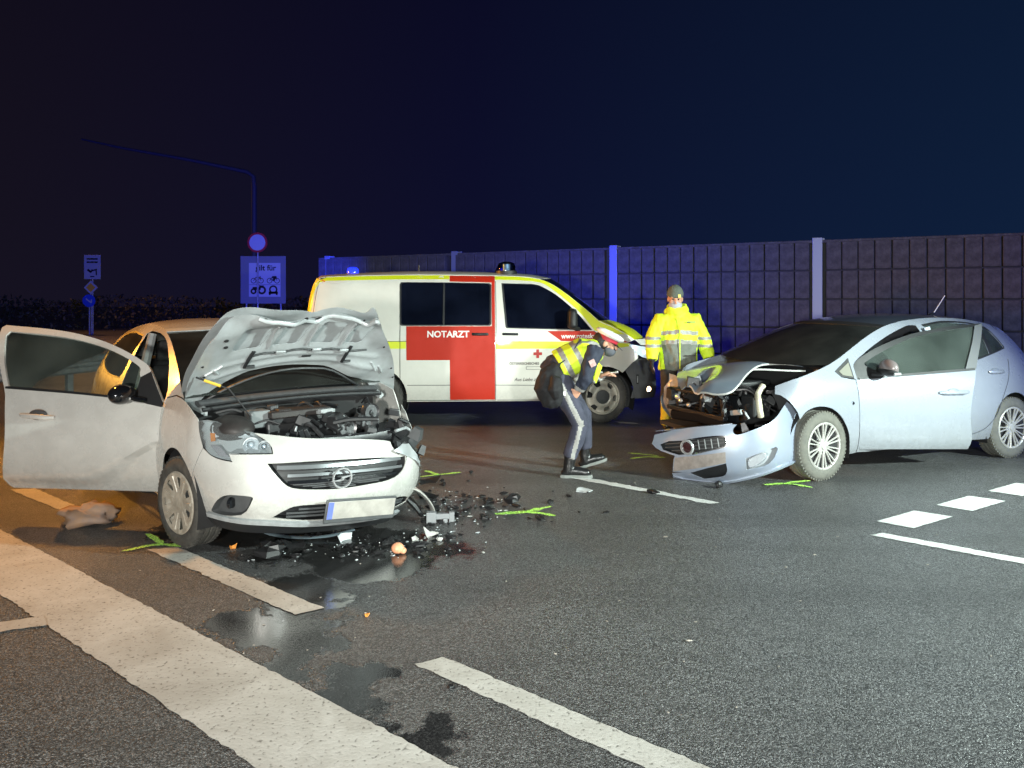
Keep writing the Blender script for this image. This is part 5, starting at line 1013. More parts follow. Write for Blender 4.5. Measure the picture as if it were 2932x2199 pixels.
for k in range(5): B().box((1.10 + .05*k, .66 + .012*k, .985 - .015*k), (.05, .04, .02), (.2*k, .3, .5*k)).done('hinge_debris', LGREY, br, bevel=.004)
for sy, e2 in ((-.5, .1), (.0, .55)): B().tube([(1.10, sy, 1.055), (1.02, lerp(sy, e2, .5), 1.085), (1.0, e2, 1.075)], .010, 6).done('wiper_arm', BLACKP, br)
# inner wing, engine bay, bare front structure
er = random.Random(21)
sb('inner_wing', [(1.08,.80),(1.15,.86),(1.7,.98),(1.8,.5),(1.2,.45)], DARK, out=-.10, step=.06); B().box((1.6, 0, .36), (.9, 1.2, .04)).done('undertray', DARK, br, smooth=False)
B().box((1.45, -.05, .62), (.45, .7, .36)).done('engine_block', ENGINE, br, bevel=.03); B().box((1.50, -.05, .82), (.40, .55, .06)).done('engine_cover', BLACKP, br, bevel=.02)
B().box((1.88, -.02, .62), (.03, .92, .26)).done('radiator', mat('bay_black', (.006, .0065, .008), .8, spec=.06), br, smooth=False)
b = B().box((2.01, .0, .735), (.05, .86, .035), (0, 0, .04)).box((2.02, -.02, .54), (.05, .92, .045)).box((2.0, -.33, .64), (.04, .045, .20), (.1, 0, 0)).box((2.0, .06, .64), (.04, .04, .20), (-.15, .1, 0)).box((1.98, .36, .63), (.04, .05, .22), (.2, 0, 0)); b.done('radiator_frame', mat('bay_gloss', (.010, .011, .014), .3, spec=.35), br, bevel=.008)
for k, z in enumerate((.57, .60, .63, .66, .69)): B().box((1.93, -.02, z), (.012, .84, .008)).done('radiator_fin', MATS['bay_gloss'], br)
for u0, z0, s0 in ((-.32, .66, 1), (-.26, .63, .8), (-.12, .60, .7), (.12, .70, 1)): B().ball((2.03, u0, z0), (.02, .05*s0, .03*s0), 8, 6).done('broken_lamp_part', mat('lamp_shell_silver', (.6, .62, .64), .2, .6), br)
B().tube([(2.03, lerp(-.40, .52, t/8), .50 - .03*abs(t-4)/4) for t in range(9)], .04, 8, sq=(1.2, .6)).done('crash_bar', MATS['bay_black'], br)
B().tube(crom([(1.72, .60, .86), (1.80, .62, .78), (1.86, .70, .74), (1.88, .74, .66), (1.86, .73, .60)], 4), .028, 10).done('intake_duct', mat('beige_duct', (.50, .47, .36), .6), br)
B().box((1.74, .52, .66), (.20, .18, .20)).done('battery_tray', BLACKP, br, bevel=.015); B().box((1.90, .46, .60), (.06, .14, .05), (.2, 0, .1)).done('lamp_bracket', LGREY, br, bevel=.008)
for k in range(40):
    x0, y0 = er.uniform(1.55, 2.08), er.uniform(-.5, .70); x0 -= .25 * max(0, y0)
    B().box((x0, y0, er.uniform(.46, .84)), (er.uniform(.02, .13), er.uniform(.02, .13), er.uniform(.02, .12)), (er.uniform(-.6, .6), er.uniform(-.6, .6), er.uniform(-1, 1)), er.uniform(.5, 1)).done('engine_fitting', er.choice((BLACKP, ENGINE, ENGINE, GREYP, ENGM, GLOSSB)), br, bevel=.006)
for k in range(16):
    x0, y0, z0 = er.uniform(1.6, 2.0), er.uniform(-.4, .66), er.uniform(.58, .88); L2 = er.uniform(.12, .34); an = er.uniform(0, 6.3); x0 -= .2 * max(0, y0)
    B().tube(crom([(x0, y0, z0), (x0 + L2*.3*math.cos(an), y0 + L2*.4*math.sin(an), z0 + er.uniform(-.03, .05)), (x0 + L2*.6*math.cos(an), y0 + L2*math.sin(an), z0 + er.uniform(-.12, .02))], 5), er.uniform(.006, .016), 6).done('hose', er.choice((BLACKP, ENGINE, ENGM, LGREY)), br)
for k in range(22):
    o = B().box((0, 0, 0), (er.uniform(.03, .13), .004, er.uniform(.05, .14))).done('torn_metal', er.choice((ENGM, ENGM, BLACKP, LGREY)), br, loc=(er.uniform(1.88, 2.06), er.uniform(-.1, .45), er.uniform(.60, .84)), rot=(er.uniform(-1, 1), er.uniform(-1, 1), er.uniform(0, 3)), smooth=False)
# right wing: bent outwards
o = sk('wing_panel', bravo, [(-.92,.52),(-.86,.60),(-.84,.74),(-.98,.86),(-1.25,.93),(-1.7,1.03),(-1.965,.9),(-1.965,.22),(-1.86,.25),(-1.80,.48),(-1.6,.66),(-1.4,.66),(-1.25,.55),(-1.15,.40),(-1.02,.36)], BLUEP, br, step=.05); crush(o, .04, 4, 5, lambda q: sstep(1.3, 1.9, q.x))
V, F = panel(lambda u, v: (1.86 - .06*math.sin(v*7), u, v), [(-.70,.25),(-.60,.22),(-.55,.40),(-.53,.56),(-.50,.66),(-.46,.76),(-.60,.80),(-.72,.70),(-.74,.5)], step=.04)
crush(mesh('bent_wing_edge', V, F, BLUEP, br, solid=.004), .02, 6, 3)
V, F = panel(lambda u, v: (1.93 - .10*(v-.55), u, v), [(-.62,.72),(-.50,.70),(-.44,.80),(-.52,.87),(-.66,.86)], step=.04); crush(mesh('lamp_remnant', V, F, LGREY, br, solid=.006), .03, 8, 9)
# bumper swung round the left corner
BUM = Matrix.Translation((1.62, .88, 0)) @ Matrix.Rotation(R(24), 4, 'Z') @ Matrix.Translation((0, 0, .40)) @ Matrix.Rotation(R(11), 4, 'X') @ Matrix.Translation((-1.62, -.88, -.40))
BB = lambda u, v, out=0: tuple(BUM @ Vector(bravo.S(u, v, out)))
BU = (crom([(1.445,.589),(1.364,.541),(1.298,.442),(1.31,.33),(1.342,.238),(1.324,.20)], 3) + crom([(1.091,.176),(.726,.123),(.366,.098),(.054,.14),(-.082,.188)], 3) + [(-.08,.225),(.094,.232)] + [(-.061,.24),(.0,.36),(.02,.389),(-.12,.44),(-.174,.471),(-.215,.512),(-.19,.56),(-.183,.59)]
      + crom([(.031,.619),(.2,.628),(.35,.627),(.50,.622),(.60,.617)], 3) + [(.638,.610)] + crom([(.601,.58),(.595,.547),(.631,.522),(.762,.546),(.926,.578),(1.059,.63),(1.16,.69),(1.247,.735)], 3) + [(1.33,.67)])
GRb = crom([(.521,.505),(.511,.44),(.44,.43),(.359,.421),(.199,.397)], 3) + [(.06,.395),(-.10,.45),(-.12,.50),(-.02,.525)] + crom([(.149,.52),(.34,.528),(.45,.527),(.51,.52)], 3)
LI = [(.11,.222),(.3,.258),(.485,.288)] + crom([(.484,.25),(.476,.216),(.42,.164),(.215,.150)], 3)
FO = crom([(.66,.312),(.963,.372),(.965,.317),(.915,.254),(.834,.217),(.66,.205)], 2)
bu = sk('front_bumper', bravo, BU, mat('bumper_paint_blue', (.24, .285, .37), .34, .15, .7, noise_amt=.35, nscale=6, dirt=(.28, .28, .29)), br, [GRb, LI, FO], fn=BB, step=.04, thick=.006)
V, F = panel(lambda u, v: BB(u, .62 + .0*u, -v), [(-.17,.0),(.03,0),(.35,0),(.6,0),(.6,.10),(.35,.14),(.03,.13),(-.15,.10)], step=.04); mesh('bumper_top', [(p[0], p[1], p[2] + .004) for p in V], F, MATS['bumper_paint_blue'], bu, solid=.004)
recess('grille_well', BB, shrink(GRb, 1.01), .05, BLACKP, bu, .95)
for z in (.435, .468, .50): sk('grille_bar', bravo, bandpoly([p for p in [(lerp(-.08, .50, t/9), z) for t in range(10)] if inside(p, shrink(GRb, .95))], .004), GREYP, bu, fn=lambda u, v: BB(u, v, -.012), step=.03, thick=.006)
for u in (.27, .33, .39, .45): sk('grille_rib', bravo, bandpoly([(u, .428), (u, .515)], .004), LGREY, bu, fn=lambda u, v: BB(u, v, -.010), step=.03, thick=.006)
sk('grille_frame', bravo, bandpoly(crom([(.16,.523),(.34,.532),(.45,.531),(.515,.522),(.526,.505),(.516,.44),(.44,.425),(.359,.416),(.20,.393)], 3), .006), CHROME, bu, fn=lambda u, v: BB(u, v, .006), step=.03, thick=.006)
MM = BUM @ Matrix.Translation(bravo.S(.165, .460, .010)) @ Matrix.Rotation(R(-90), 4, 'Z')
e1 = B().lathe([(.046, 0), (.051, .014), (.064, .014), (.070, 0)], 32, MM).done('emblem', MATS['bright_emblem'], bu); B().lathe([(0, .006), (.04, .004), (.05, 0)], 28, MM).done('emblem_disc', mat('dark_red_enamel', (.035, .010, .012), .2, coat=.3), e1)
recess('lower_grille_well', BB, shrink(LI, 1.01), .03, BLACKP, bu, .9); recess('fog_recess', BB, shrink(FO, 1.01), .05, mat('fog_recess_grey', (.24, .26, .28), .5), bu, .85)
fl = sk('fog_lamp', bravo, crom([(.70,.296),(.84,.335),(.87,.30),(.80,.25),(.70,.222)], 3, True), REFL, bu, fn=lambda u, v: BB(u, v, -.03), step=.03, thick=.01); sk('fog_lens', bravo, crom([(.69,.300),(.85,.34),(.88,.30),(.81,.245),(.69,.216)], 3, True), LENS, fl, fn=lambda u, v: BB(u, v, -.012), step=.03)
sk('bumper_lip', bravo, bandpoly(crom([(1.25,.198),(1.091,.178),(.726,.125),(.366,.10),(.054,.142),(-.08,.19)], 4), .010), MATS['bumper_paint_blue'], bu, fn=lambda u, v: BB(u, v, .018), step=.03, thick=.016)
sk('plate_bracket', bravo, [(-.05,.245),(.02,.372),(.50,.388),(.485,.292),(.2,.262)], mat('dirty_bumper_grey', (.30, .27, .25), .6, noise_amt=.5, nscale=18, dirt=(.12, .10, .09)), bu, fn=lambda u, v: BB(u, v, .004), step=.04, thick=.003)
# ---------------------------------------------------------------- emergency doctor's van
x, y, a = POSE['van']
vn = empty('emergency_van', (x, y, 0), a); tag(vn, 'white, yellow and red emergency doctor van standing across the road', 'van')
VS = lambda xx, z, out=0: van.S(-van.s(xx), z, out)
VW = lambda s, z, out=0: van.S(s, z, out)
def sv(name, outline, mt, parent=None, holes=(), out=0, step=.08, thick=.004, **k): return sk(name, van, outline, mt, parent or vn, holes, fn=lambda u, v: VS(u, v, out), step=step, thick=thick, **k)
SWn = crom([(-1.15,1.885),(-.55,1.882),(.02,1.872)], 2) + [(.045,1.85),(.043,1.33),(.02,1.306),(-1.14,1.308),(-1.165,1.33),(-1.178,1.86)]
FWn = [(.195,1.872)] + crom([(.60,1.862),(.72,1.835),(.91,1.728),(1.07,1.60),(1.222,1.456),(1.40,1.245)], 4) + [(1.33,1.243),(.26,1.272),(.245,1.29)]
roofl = crom([(-2.18,1.955),(-1.2,1.985),(-.37,1.985),(.45,1.965),(.72,1.93),(.90,1.85),(1.094,1.712),(1.338,1.512),(1.50,1.365)], 4)
VO = crom([(-2.40,.31),(-2.455,.6),(-2.47,1.0),(-2.44,1.5),(-2.37,1.80),(-2.28,1.92)], 3) + roofl + crom([(1.66,1.30),(1.85,1.20),(1.99,1.11)], 3) + [(1.88,1.064),(1.95,1.0),(2.034,.93),(2.03,.853),(1.95,.80),(1.85,.70)] + arch(1.56,.345,.41, 52, 188, 14) + [(1.14,.295),(-1.06,.295)] + arch(-1.48,.345,.41, -7, 187, 18) + [(-2.2,.30)]
vb = sk('body_side', van, VO, VANW, vn, [SWn, FWn], fn=lambda u, v: VS(u, v), step=.08)
sv('sliding_door_window', shrink(SWn, .997), TGLASS, out=-.004, thick=.004); sv('door_window', shrink(FWn, .997), TGLASS, out=-.004, thick=.004)
def rim_of(poly, k0, k1): return shrink(poly, k0), shrink(poly, k1)
for W in (SWn, FWn):
    sk('window_seal', van, shrink(W, 1.012), BLACKP, vn, [shrink(W, .975)], fn=lambda u, v: VS(u, v, .002), step=.06, thick=.003)
sv('window_divider', [(-.60,1.878),(-.575,1.878),(-.575,1.31),(-.60,1.31)], BLACKP, out=.001)
# coloured films
AP = crom([(.60,1.905),(.76,1.870),(.94,1.745),(1.10,1.613),(1.25,1.47),(1.44,1.235)], 4)
sv('yellow_film', [(-2.33,1.80),(-2.27,1.885),(-2.18,1.905),(-1.2,1.928),(-.52,1.93)] + [(-.52,1.983),(-1.2,1.983),(-2.18,1.953),(-2.275,1.918),(-2.36,1.80),(-2.43,1.5),(-2.46,1.0),(-2.445,.6),(-2.41,.6),(-2.425,1.0),(-2.40,1.5)], VANY, out=.0025, step=.06, thick=.001)
sv('yellow_film', [(.102,1.925),(.40,1.918)] + AP + [(1.60,1.20),(1.86,1.18)] + crom([(1.66,1.29),(1.50,1.36),(1.338,1.508),(1.094,1.708),(.90,1.846),(.72,1.926),(.45,1.962),(.102,1.972)], 3), VANY, out=.0025, step=.06, thick=.001)
sv('red_film', [(-.515,1.978),(-.515,1.897),(-.3,1.893),(.054,1.884),(.056,1.296),(-1.083,1.298),(-1.078,.848),(-.504,.848),(-.50,.318),(.097,.318),(.097,1.974)], VANR, out=.0045, step=.06, thick=.001)
sv('yellow_film', [(-2.45,1.10),(-1.086,1.102),(-1.086,1.0),(-2.45,1.01)], VANY, out=.002, step=.06, thick=.001)
sv('yellow_film', [(.105,1.10),(.98,1.090),(1.93,1.062),(1.90,1.02),(1.75,1.0),(.105,.992)], VANY, out=.002, step=.06, thick=.001)
sv('red_film', [(.796,1.232),(1.42,1.230),(1.509,1.190),(1.667,1.128),(1.93,1.075),(.984,1.097)], VANR, out=.003, step=.06, thick=.001)
LINE = mat('van_shut_line', (.03, .03, .03), .7)
for pts in ([(-1.168,1.89),(-1.165,1.3),(-1.16,.31)], [(.108,1.90),(.112,1.3),(.104,.31)], [(-1.16,.312),(-.5,.31),(.104,.308)], [(.13,.31),(.9,.31),(1.10,.33)], [(-1.38,1.096),(-1.07,1.096)], [(-2.05,.5),(-1.94,.515)], [(1.43,1.235),(1.52,1.05),(1.50,.80)], [(-2.28,1.90),(-2.33,1.5),(-2.36,1.0),(-2.35,.5)], [(-1.07,.517),(0,.513),(.75,.506),(1.1,.50)]):
    sv('shut_line', bandpoly(crom(pts, 4), .0035), LINE, out=.0042, step=.06, thick=.0015)
for u0, u1 in ((-.205, .005), (.20, .40)):
    B().tube([VS(u0, 1.192, .008), VS(lerp(u0, u1, .2), 1.192, .03), VS(lerp(u0, u1, .8), 1.19, .03), VS(u1, 1.19, .008)], .016, 10, sq=(1.1, .8)).done('door_handle', BLACKP, vn)
def vtext(body, u, z, size, mt, bold, sx=1, shear=0, align='CENTER'):
    p = VS(u, z, .005); q = VS(u, z + .05, .005); tilt = math.atan2(q[1]-p[1], q[2]-p[2]); f0, f1 = VS(u - .1, z), VS(u + .1, z)
    return text('lettering', body, size, mt, vn, p, (R(90) - tilt, 0, math.atan2(f1[1]-f0[1], f1[0]-f0[0])), bold, .0008, align, sx, shear)
LETW = mat('lettering_white', (.78, .76, .72), .5); LETG = mat('lettering_grey', (.12, .11, .10), .5); LETR = mat('cross_red', (.42, .02, .015), .4)
vtext('NOTARZT', -.528, 1.188, .119, LETW, .0035, 1.0)
vtext('www.roteskreuz.at', .985, 1.160, .092, LETW, .0025, .93, 0, 'LEFT')
vtext('ÖSTERREICHISCHES', .286, .797, .046, LETG, .001, .98, 0, 'LEFT'); vtext('ROTES KREUZ', .286 + .50, .797, .046, LETG, .001, .98, 0, 'LEFT')
vtext('Aus Liebe zum Menschen.', .353, .584, .066, LETG, .0004, .92, .35, 'LEFT')
cr_ = [(-.019,-.058),(.019,-.058),(.019,-.019),(.058,-.019),(.058,.019),(.019,.019),(.019,.058),(-.019,.058),(-.019,.019),(-.058,.019),(-.058,-.019),(-.019,-.019)]
sv('red_cross', [(.667+u, .929+v) for u, v in cr_], LETR, out=.0045, step=.05, thick=.001)
sv('outline_box', [(.51,.758),(.72,.758),(.72,.718),(.51,.718)], LETG, holes=[[(.516,.752),(.714,.752),(.714,.724),(.516,.724)]], out=.004, step=.03, thick=.001)
# roof, screen, bonnet, tail, far side
ve = lambda L: [(p[0], abs(p[1]), p[2]) for p in (VS(u, z) for u, z in L)]
V, F = loft(resrow(arcrows(ve([(-2.28,1.92),(-2.18,1.955),(-1.2,1.985),(-.37,1.985),(.45,1.965),(.72,1.93)]), [(-2.36,1.955),(-2.2,2.0),(-1.2,2.05),(-.37,2.05),(.5,2.02),(.92,1.955)], 3.2), 4)); rv = mesh('roof', V, F, VANW, vn, solid=.005)
V, F = loft(resrow(arcrows(ve([(.72,1.93),(.90,1.85),(1.094,1.712),(1.338,1.512),(1.50,1.365)]), [(.92,1.955),(1.08,1.86),(1.28,1.715),(1.54,1.52),(1.76,1.36)], 2.6), 4)); mesh('windscreen', V, F, TGLASS, vn, solid=.005)
V, F = loft(resrow(arcrows(ve([(1.50,1.365),(1.66,1.30),(1.85,1.20),(1.99,1.11)]), [(1.76,1.36),(1.95,1.30),(2.12,1.22),(2.24,1.12)], 2.6), 4)); mesh('bonnet', V, F, VANY, vn, solid=.005)
V, F = loft(resrow(arcrows(ve([(-2.28,1.92),(-2.37,1.80),(-2.44,1.5),(-2.47,1.0),(-2.455,.6),(-2.40,.31)]), [(-2.36,1.955),(-2.42,1.8),(-2.47,1.5),(-2.49,1.0),(-2.49,.6),(-2.48,.31)], 5), 4)); mesh('tailgate', V, F, VANY, vn, solid=.005)
sk('body_side', van, VO, VANW, vn, fn=lambda u, v: (VS(u, v)[0], -VS(u, v)[1], v), step=.14)
sF = van.s(1.99)
sk('front_panel', van, [(-sF,1.11),(-.9,1.12),(-.5,1.13),(0,1.14),(.5,1.13),(.9,1.12),(sF,1.11),(1.0,1.04),(.59,.985),(.59,.80),(0,.80),(-.59,.80),(-.59,.985),(-1.0,1.04)], VANW, vn, fn=lambda u, v: VW(u, v), step=.08)
sk('front_grille', van, [(-.55,1.02),(.55,1.02),(.55,.86),(-.55,.86)], BLACKP, vn, fn=lambda u, v: VW(u, v, .005), step=.08)
s1 = van.s(1.93)
bp_ = sk('front_bumper', van, [(-s1,.32),(-van.s(1.965),.45),(-van.s(1.93),.56),(-van.s(1.85),.695),(-van.s(1.95),.795),(-van.s(2.03),.853),(-.7,.84),(.7,.84),(van.s(2.03),.853),(s1,.32),(0,.26)], mat('bumper_grey_plastic', (.085, .09, .095), .5, noise_amt=.3, nscale=10), vn, fn=lambda u, v: VW(u, v, .006), step=.06, thick=.006)
sv('side_reflector', [(2.015,.62),(2.03,.62),(2.03,.53),(2.015,.53)], LGREY, bp_, out=.010, step=.05); sv('side_reflector_frame', [(2.005,.64),(2.04,.64),(2.04,.51),(2.005,.51)], BLACKP, bp_, out=.008, step=.05)
HV = crom([(-van.s(1.885),1.058),(-.95,1.015),(-.72,.985),(-.60,.97)], 3) + [(-.60,.84),(-.80,.83),(-.98,.87),(-1.07,.92)]
LIT = mat('lit_headlamp', (.7, .75, .8), .15, .6, emit=(.75, .9, 1.0), estr=1.1)
vh = recess('headlight', lambda u, v, o: VW(u, v, o + .010), HV, .022, mat('van_lamp_bezel', (.55, .60, .64), .3, .2, emit=(.72, .88, 1.0), estr=.38), vn, .93); sk('headlight_lens', van, shrink(HV, .99), glass('van_lamp_lens', (.95, .96, .97), .05, 1.12), vh, fn=lambda u, v: VW(u, v, .014), step=.05)
for k, (u, z) in enumerate(((-.74, .905), (-.90, .935))): B().box(VW(u, z, -.018), (.03, .12, .07), (0, 0, R(-42))).done('reflector', LIT, vh, bevel=.015)
fgc = VW(-.86, .43, .004); ff = B().lathe([(0, -.01), (.045, .0), (.055, .012), (.060, 0)], 24, Matrix.Translation(fgc) @ Matrix.Rotation(R(-90-42), 4, 'Z')).done('fog_lamp', CHROME, bp_); B().ball((fgc[0]+.004, fgc[1]-.004, fgc[2]), .034, 14, 9).done('bulb', mat('lit_bulb', (1, .8, .55), .3, emit=(1.0, .72, .40), estr=9), ff)
mp = VS(1.12, 1.40, .14); mr_ = B().box(mp, (.13, .20, .27), (0, 0, .15), .85).done('mirror', BLACKP, vn, bevel=.05); B().tube([VS(1.22, 1.255, .0), VS(1.18, 1.26, .08), (mp[0], mp[1], mp[2]-.1)], .03, 8).done('mirror_arm', BLACKP, mr_)
B().tube([(-2.455, -.30, 1.02), (-2.455, .30, 1.02)], .02, 8).done('rear_handle', BLACKP, vn); sk('tail_light', van, [(-4.62,1.35),(-4.74,1.35),(-4.78,.9),(-4.66,.9)], MATS['red_lens'], vn, fn=lambda u, v: VW(u, v, .004), step=.08)
bk = B(); q = VS(-2.22, 1.905, .004); B().box(q, (.05, .012, .022), (0, .5, 0)).done('marker_lamp', AMBER, vn, bevel=.004)
# cabin and running gear
B().box((-.2, 0, .34), (4.2, 1.6, .06)).box((1.75, 0, .7), (.05, 1.5, .8)).box((-.10, 0, 1.10), (.04, 1.45, 1.5)).done('floor', DARK, vn, smooth=False)
for sy in (-.45, .45): seat(vn, (.62, sy, .72))
B().tube([(1.25, -.75, 1.18), (1.30, 0, 1.22), (1.25, .75, 1.18)], .16, 10).done('dashboard', BLACKP, vn); swm = Matrix.Translation((1.0, .45, 1.22)) @ Matrix.Rotation(R(-90), 4, 'Z') @ Matrix.Rotation(R(40), 4, 'X'); B().lathe([(.17, 0), (.185, .014), (.20, 0), (.185, -.014)], 28, swm, True).done('steering_wheel', BLACKP, vn)
for sy in (-1, 1):
    for cx in (1.56, -1.48): liner(vn, cx, sy, .93, .42)
STW = mat('steel_wheel_paint', (.55, .53, .46), .45, .2, noise_amt=.45, nscale=12, dirt=(.16, .13, .10))
wheel(vn, 'steel', (1.53, -.845, .345), R(180 + 8), .345, .235, .215, STW, RUBBER, .2); wheel(vn, 'steel', (1.53, .845, .345), R(8), .345, .235, .215, STW, RUBBER)
wheel(vn, 'steel', (-1.47, -.845, .345), R(180), .345, .235, .215, STW, RUBBER, .7); wheel(vn, 'steel', (-1.47, .845, .345), 0, .345, .235, .215, STW, RUBBER)
# roof beacons; the rear one is lit, the hidden far side one is added to light the wall
BLUE = (.03, .05, 1.0); DOME = glass('blue_dome', (.12, .2, .95), .03, 1.45); LITB = mat('lit_blue_flash', (.05, .1, .9), .3, emit=(.015, .03, 1.0), estr=2.6)
def beacon(px, py, pz, r, h, domem, lit):
    o = B().lathe([(0, 0), (r*1.15, 0), (r*1.15, h*.3), (r, h*.32)], 20, Matrix.Translation((px, py, pz)) @ Matrix.Rotation(R(90), 4, 'X')).done('beacon', BLACKP, vn)
    prof = [(r*.98, h*.32), (r*1.0, h*.6), (r*.85, h*.85), (r*.5, h*.97), (0, h)]
    B().lathe(prof, 24, Matrix.Translation((px, py, pz)) @ Matrix.Rotation(R(90), 4, 'X')).done('beacon_dome', domem, o)
    B().tube([(px, py, pz + h*.3), (px, py, pz + h*.8)], r*.42, 10).done('flash_tube', lit, o); return o
beacon(-1.92, -.10, 1.99, .085, .13, mat('blue_lit_dome', (.02, .04, .6), .15, emit=(.012, .03, 1.0), estr=1.6), LITB)
beacon(.27, -.45, 1.995, .13, .19, glass('smoked_dome', (.30, .38, .48), .02, 1.5), REFL); beacon(.27, .55, 1.995, .13, .17, DOME, LITB)
B().tube([(-1.0, .2, 2.03), (-1.0, .2, 2.16)], .012, 8).done('aerial', BLACKP, rv)
def wpt(p): q = place('van', p); return q
lamp('added_beacon_far_side', 'SPOT', wpt((.27, .80, 2.10)), (1.6, 16.5, 3.6), 800, (.012, .03, 1.0), .05, 150, .5)  # blue wall light for the added far side beacon
lamp('beacon_rear_sweep', 'SPOT', wpt((-2.02, -.10, 2.12)), (-12.5, 28, 2.6), 10000, (.010, .03, 1.0), .04, 46, .6)
# ---------------------------------------------------------------- debris on the road
dr = random.Random(77)
GLASSY = mat('broken_lens_plastic', (.55, .6, .62), .12, 0, .3); WPL = mat('white_plastic_shard', (.45, .45, .43), .45); DPL = mat('black_plastic_shard', (.012, .012, .013), .4)
def crumb(r, n, flat=.35, sd=0):
    """small broken lump"""
    rr = random.Random(sd); V = []; F = []; m = 5; k = 7
    for i in range(m + 1):
        th = math.pi*i/m
        for j in range(k): q = r * rr.uniform(.6, 1.15); ph = 2*math.pi*j/k; V.append((q*math.sin(th)*math.cos(ph), q*math.sin(th)*math.sin(ph), (q*math.cos(th) + r)*flat))
    for i in range(m):
        for j in range(k): F.append((i*k+j, (i+1)*k+j, (i+1)*k+(j+1) % k, i*k+(j+1) % k))
    return V, F
def shardpoly(r, sd):
    rr = random.Random(sd); n = rr.randint(4, 6); return [(r*rr.uniform(.5, 1.1)*math.cos(2*math.pi*k/n), r*rr.uniform(.35, .9)*math.sin(2*math.pi*k/n)) for k in range(n)]
def piece(name, label, cat, loc, mt, V, F, rz=0, tilt=(0, 0), group=None):
    o = mesh(name, V, F, mt, None, smooth=False); o.location = loc; o.rotation_euler = (tilt[0], tilt[1], rz); tag(o, label, cat, group); return o
def plate(r, sd, th=.006, bend=.02):
    P = shardpoly(r, sd); V, F = panel(lambda u, v: (u, v, .004 + bend*(abs(u)/r)**2 + .3*bend*math.sin(v*40)), P, step=r/4); return thicken(V, F, -th)
# named pieces: label, name, category, place, material, radius, flatness
b = B().ball((0, 0, .036), (.042, .038, .036), 14, 10).ball((.035, .0, .02), (.022, .03, .02), 10, 7); V, F = b.V, b.F; piece('plastic_ball_cap', 'orange round cap lying in the wet below the number plate', 'debris', (-.745, 4.83, .0), mat('salmon_plastic', (.72, .32, .18), .4), V, F)
b = B(); b.box((0, 0, .05), (.09, .07, .10)).box((.10, .01, .055), (.13, .05, .05)).box((.13, -.01, .02), (.04, .05, .04)).box((.19, .02, .045), (.05, .06, .09))
o = b.done('grey_bracket', mat('bracket_grey', (.20, .21, .22), .5), None, smooth=False, bevel=.004); o.location = (-.60, 5.50, 0); o.rotation_euler = (0, 0, .12); o.scale = (.8, .8, .8); tag(o, 'pale grey plastic bracket beside the torn bumper corner', 'debris')
V, F = plate(.10, 5, .006, .05); piece('splash_guard_piece', 'large black shard under the white bumper, left of the plate', 'debris', (-1.45, 4.95, 0), DPL, V, F, .4, (0, .15))
b = B(); b.tube(crom([(-.34, .08, .05), (-.2, 0, .022), (0, -.05, .015), (.2, -.03, .02), (.36, .05, .04)], 5), .028, 8, sq=(.25, 1)); o = b.done('trim_strip', mat('smoky_strip', (.10, .13, .15), .15), None); o.location = (-1.47, 5.16, .0); tag(o, 'long curved smoky trim strip lying under the white bumper', 'debris')
V, F = plate(.075, 9, .003, .05); piece('lens_shard', 'pale blue clear shard at the end of the trim strip', 'debris', (-1.16, 5.10, 0), GLASSY, V, F, 1.0, (.4, 0))
V, F = plate(.07, 12, .004, .06); piece('white_shard', 'biggest white shard by the hanging bumper trim', 'debris', (-.56, 5.17, 0), WPL, V, F, .5, (.15, .1))
V, F = plate(.045, 15, .004, .05); piece('white_shard', 'white shard just left of the biggest white shard', 'debris', (-.67, 5.10, 0), WPL, V, F, .1, (0, .2))
V, F = crumb(.026, 0, .5, 18); piece('white_lump', 'small white lump right of the biggest white shard', 'debris', (-.50, 5.09, 0), WPL, V, F)
V, F = crumb(.11, 0, .45, 22); piece('black_lump', 'largest dark lump on the wet road in front of the wheel', 'debris', (-1.55, 4.76, 0), DPL, V, F, .3)
V, F = crumb(.075, 0, .6, 25); piece('black_lump', 'dark lump above the bright spray mark in the road centre', 'debris', (.0, 5.98, 0), DPL, V, F, .3)
V, F = plate(.13, 28, .008, .06); piece('black_shard', 'long black shard right of the white bumper corner', 'debris', (-.76, 6.68, 0), DPL, V, F, .5, (.1, 0))
V, F = plate(.12, 31, .008, .07); piece('black_shard', 'black curved shard behind the hanging bumper trim', 'debris', (-.70, 6.18, 0), DPL, V, F, -.3, (.2, .1))
V, F = plate(.12, 34, .003, .02); piece('clear_strip', 'thin pale strip on the road right of the boots', 'debris', (.62, 6.42, 0), GLASSY, V, F, -.5)
V, F = crumb(.04, 0, .8, 36); piece('dark_clip', 'dark clip on the road under the blue bumper lip', 'debris', (1.815, 6.50, 0), DPL, V, F)
V, F = plate(.02, 39, .003, .03); piece('orange_chip', 'small orange chip on the road near the lane dash end', 'debris', (-.76, 3.88, 0), ORANGEP, V, F)
V, F = crumb(.022, 0, .4, 41); piece('dark_chip', 'small dark chip just below the nearest lane dash', 'debris', (-.26, 3.155, 0), DPL, V, F)
V, F = plate(.03, 44, .003, .05); piece('orange_chip', 'orange and white chip near the front tyre', 'debris', (-1.86, 4.93, 0), ORANGEP, V, F, .6, (.3, 0))
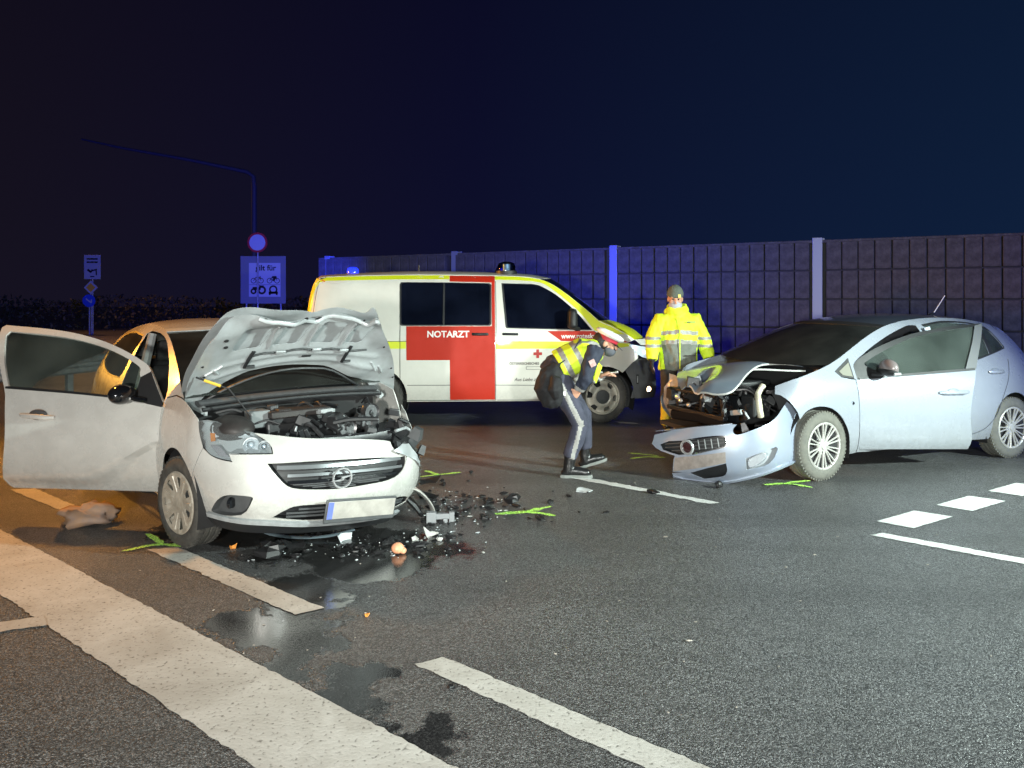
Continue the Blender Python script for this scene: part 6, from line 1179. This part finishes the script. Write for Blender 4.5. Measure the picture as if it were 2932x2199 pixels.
# crumpled bag or cloth by the open door
V = []; F = []; m, k = 12, 22
for i in range(m + 1):
    th = math.pi*i/m
    for j in range(k):
        ph = 2*math.pi*j/k; p = Vector((math.sin(th)*math.cos(ph), math.sin(th)*math.sin(ph), math.cos(th))); n1 = noise.noise(p*1.6 + Vector((3, 1, 0))); n2 = noise.noise(p*4.2); n3 = noise.noise(p*9)
        q = 1 + .55*n1 + .40*n2 + .15*n3; V.append((p.x*.20*q, p.y*.11*q, max(0, p.z*.085*q + .06)))
for i in range(m):
    for j in range(k): F.append((i*k+j, (i+1)*k+j, (i+1)*k+(j+1) % k, i*k+(j+1) % k))
o = piece('crumpled_bag', 'crumpled brownish grey bag lying below the open door', 'bag', (-3.12, 5.47, 0), mat('crumpled_fabric', (.22, .17, .15), .7, noise_amt=.5, nscale=8, dirt=(.42, .22, .08)), V, F, .25)
o.data.polygons.foreach_set('use_smooth', [True]*len(o.data.polygons))
# many small fragments: past counting, one object each by look
def fragments(name, label, mt, spots, n, rmax, flat=.4):
    b = B()
    for i in range(n):
        cx, cy, sx, sy = dr.choice(spots); V, F = crumb(dr.uniform(.004, rmax) * dr.uniform(.4, 1), 0, flat, dr.randrange(9999)); an = dr.uniform(0, 6.3); c, s = math.cos(an), math.sin(an); ex = dr.uniform(1, 2.6)
        px_, py_ = dr.gauss(cx, sx), dr.gauss(cy, sy); b.add([(px_ + c*v[0]*ex - s*v[1], py_ + s*v[0]*ex + c*v[1], v[2]) for v in V], F)
    o = b.done(name, mt, None, smooth=False); tag(o, label, 'debris', kind='stuff'); return o
NEAR = [(-.9, 5.0, .30, .12), (-.75, 4.9, .30, .10), (-.55, 5.35, .2, .2), (-1.3, 4.85, .25, .12), (-.3, 5.7, .22, .2), (-.4, 6.1, .25, .25)]
fragments('white_fragments', 'scattered small white plastic fragments in front of the white car', WPL, NEAR, 38, .013)
fragments('black_fragments', 'scattered small black plastic fragments around the white car', DPL, NEAR + [(-.1, 5.9, .35, .2), (-.5, 6.2, .25, .4)], 190, .034, .6)
fragments('glass_fragments', 'scattered clear lamp fragments on the wet road', GLASSY, NEAR, 130, .010)
fragments('road_grit', 'sparse pale and dark grit over the dry road', mat('grit', (.35, .32, .28), .7), [(-1.8, 3.9, .8, .5), (0, 3.6, 1.2, .6), (1.8, 5.2, 1.2, .7)], 70, .009)
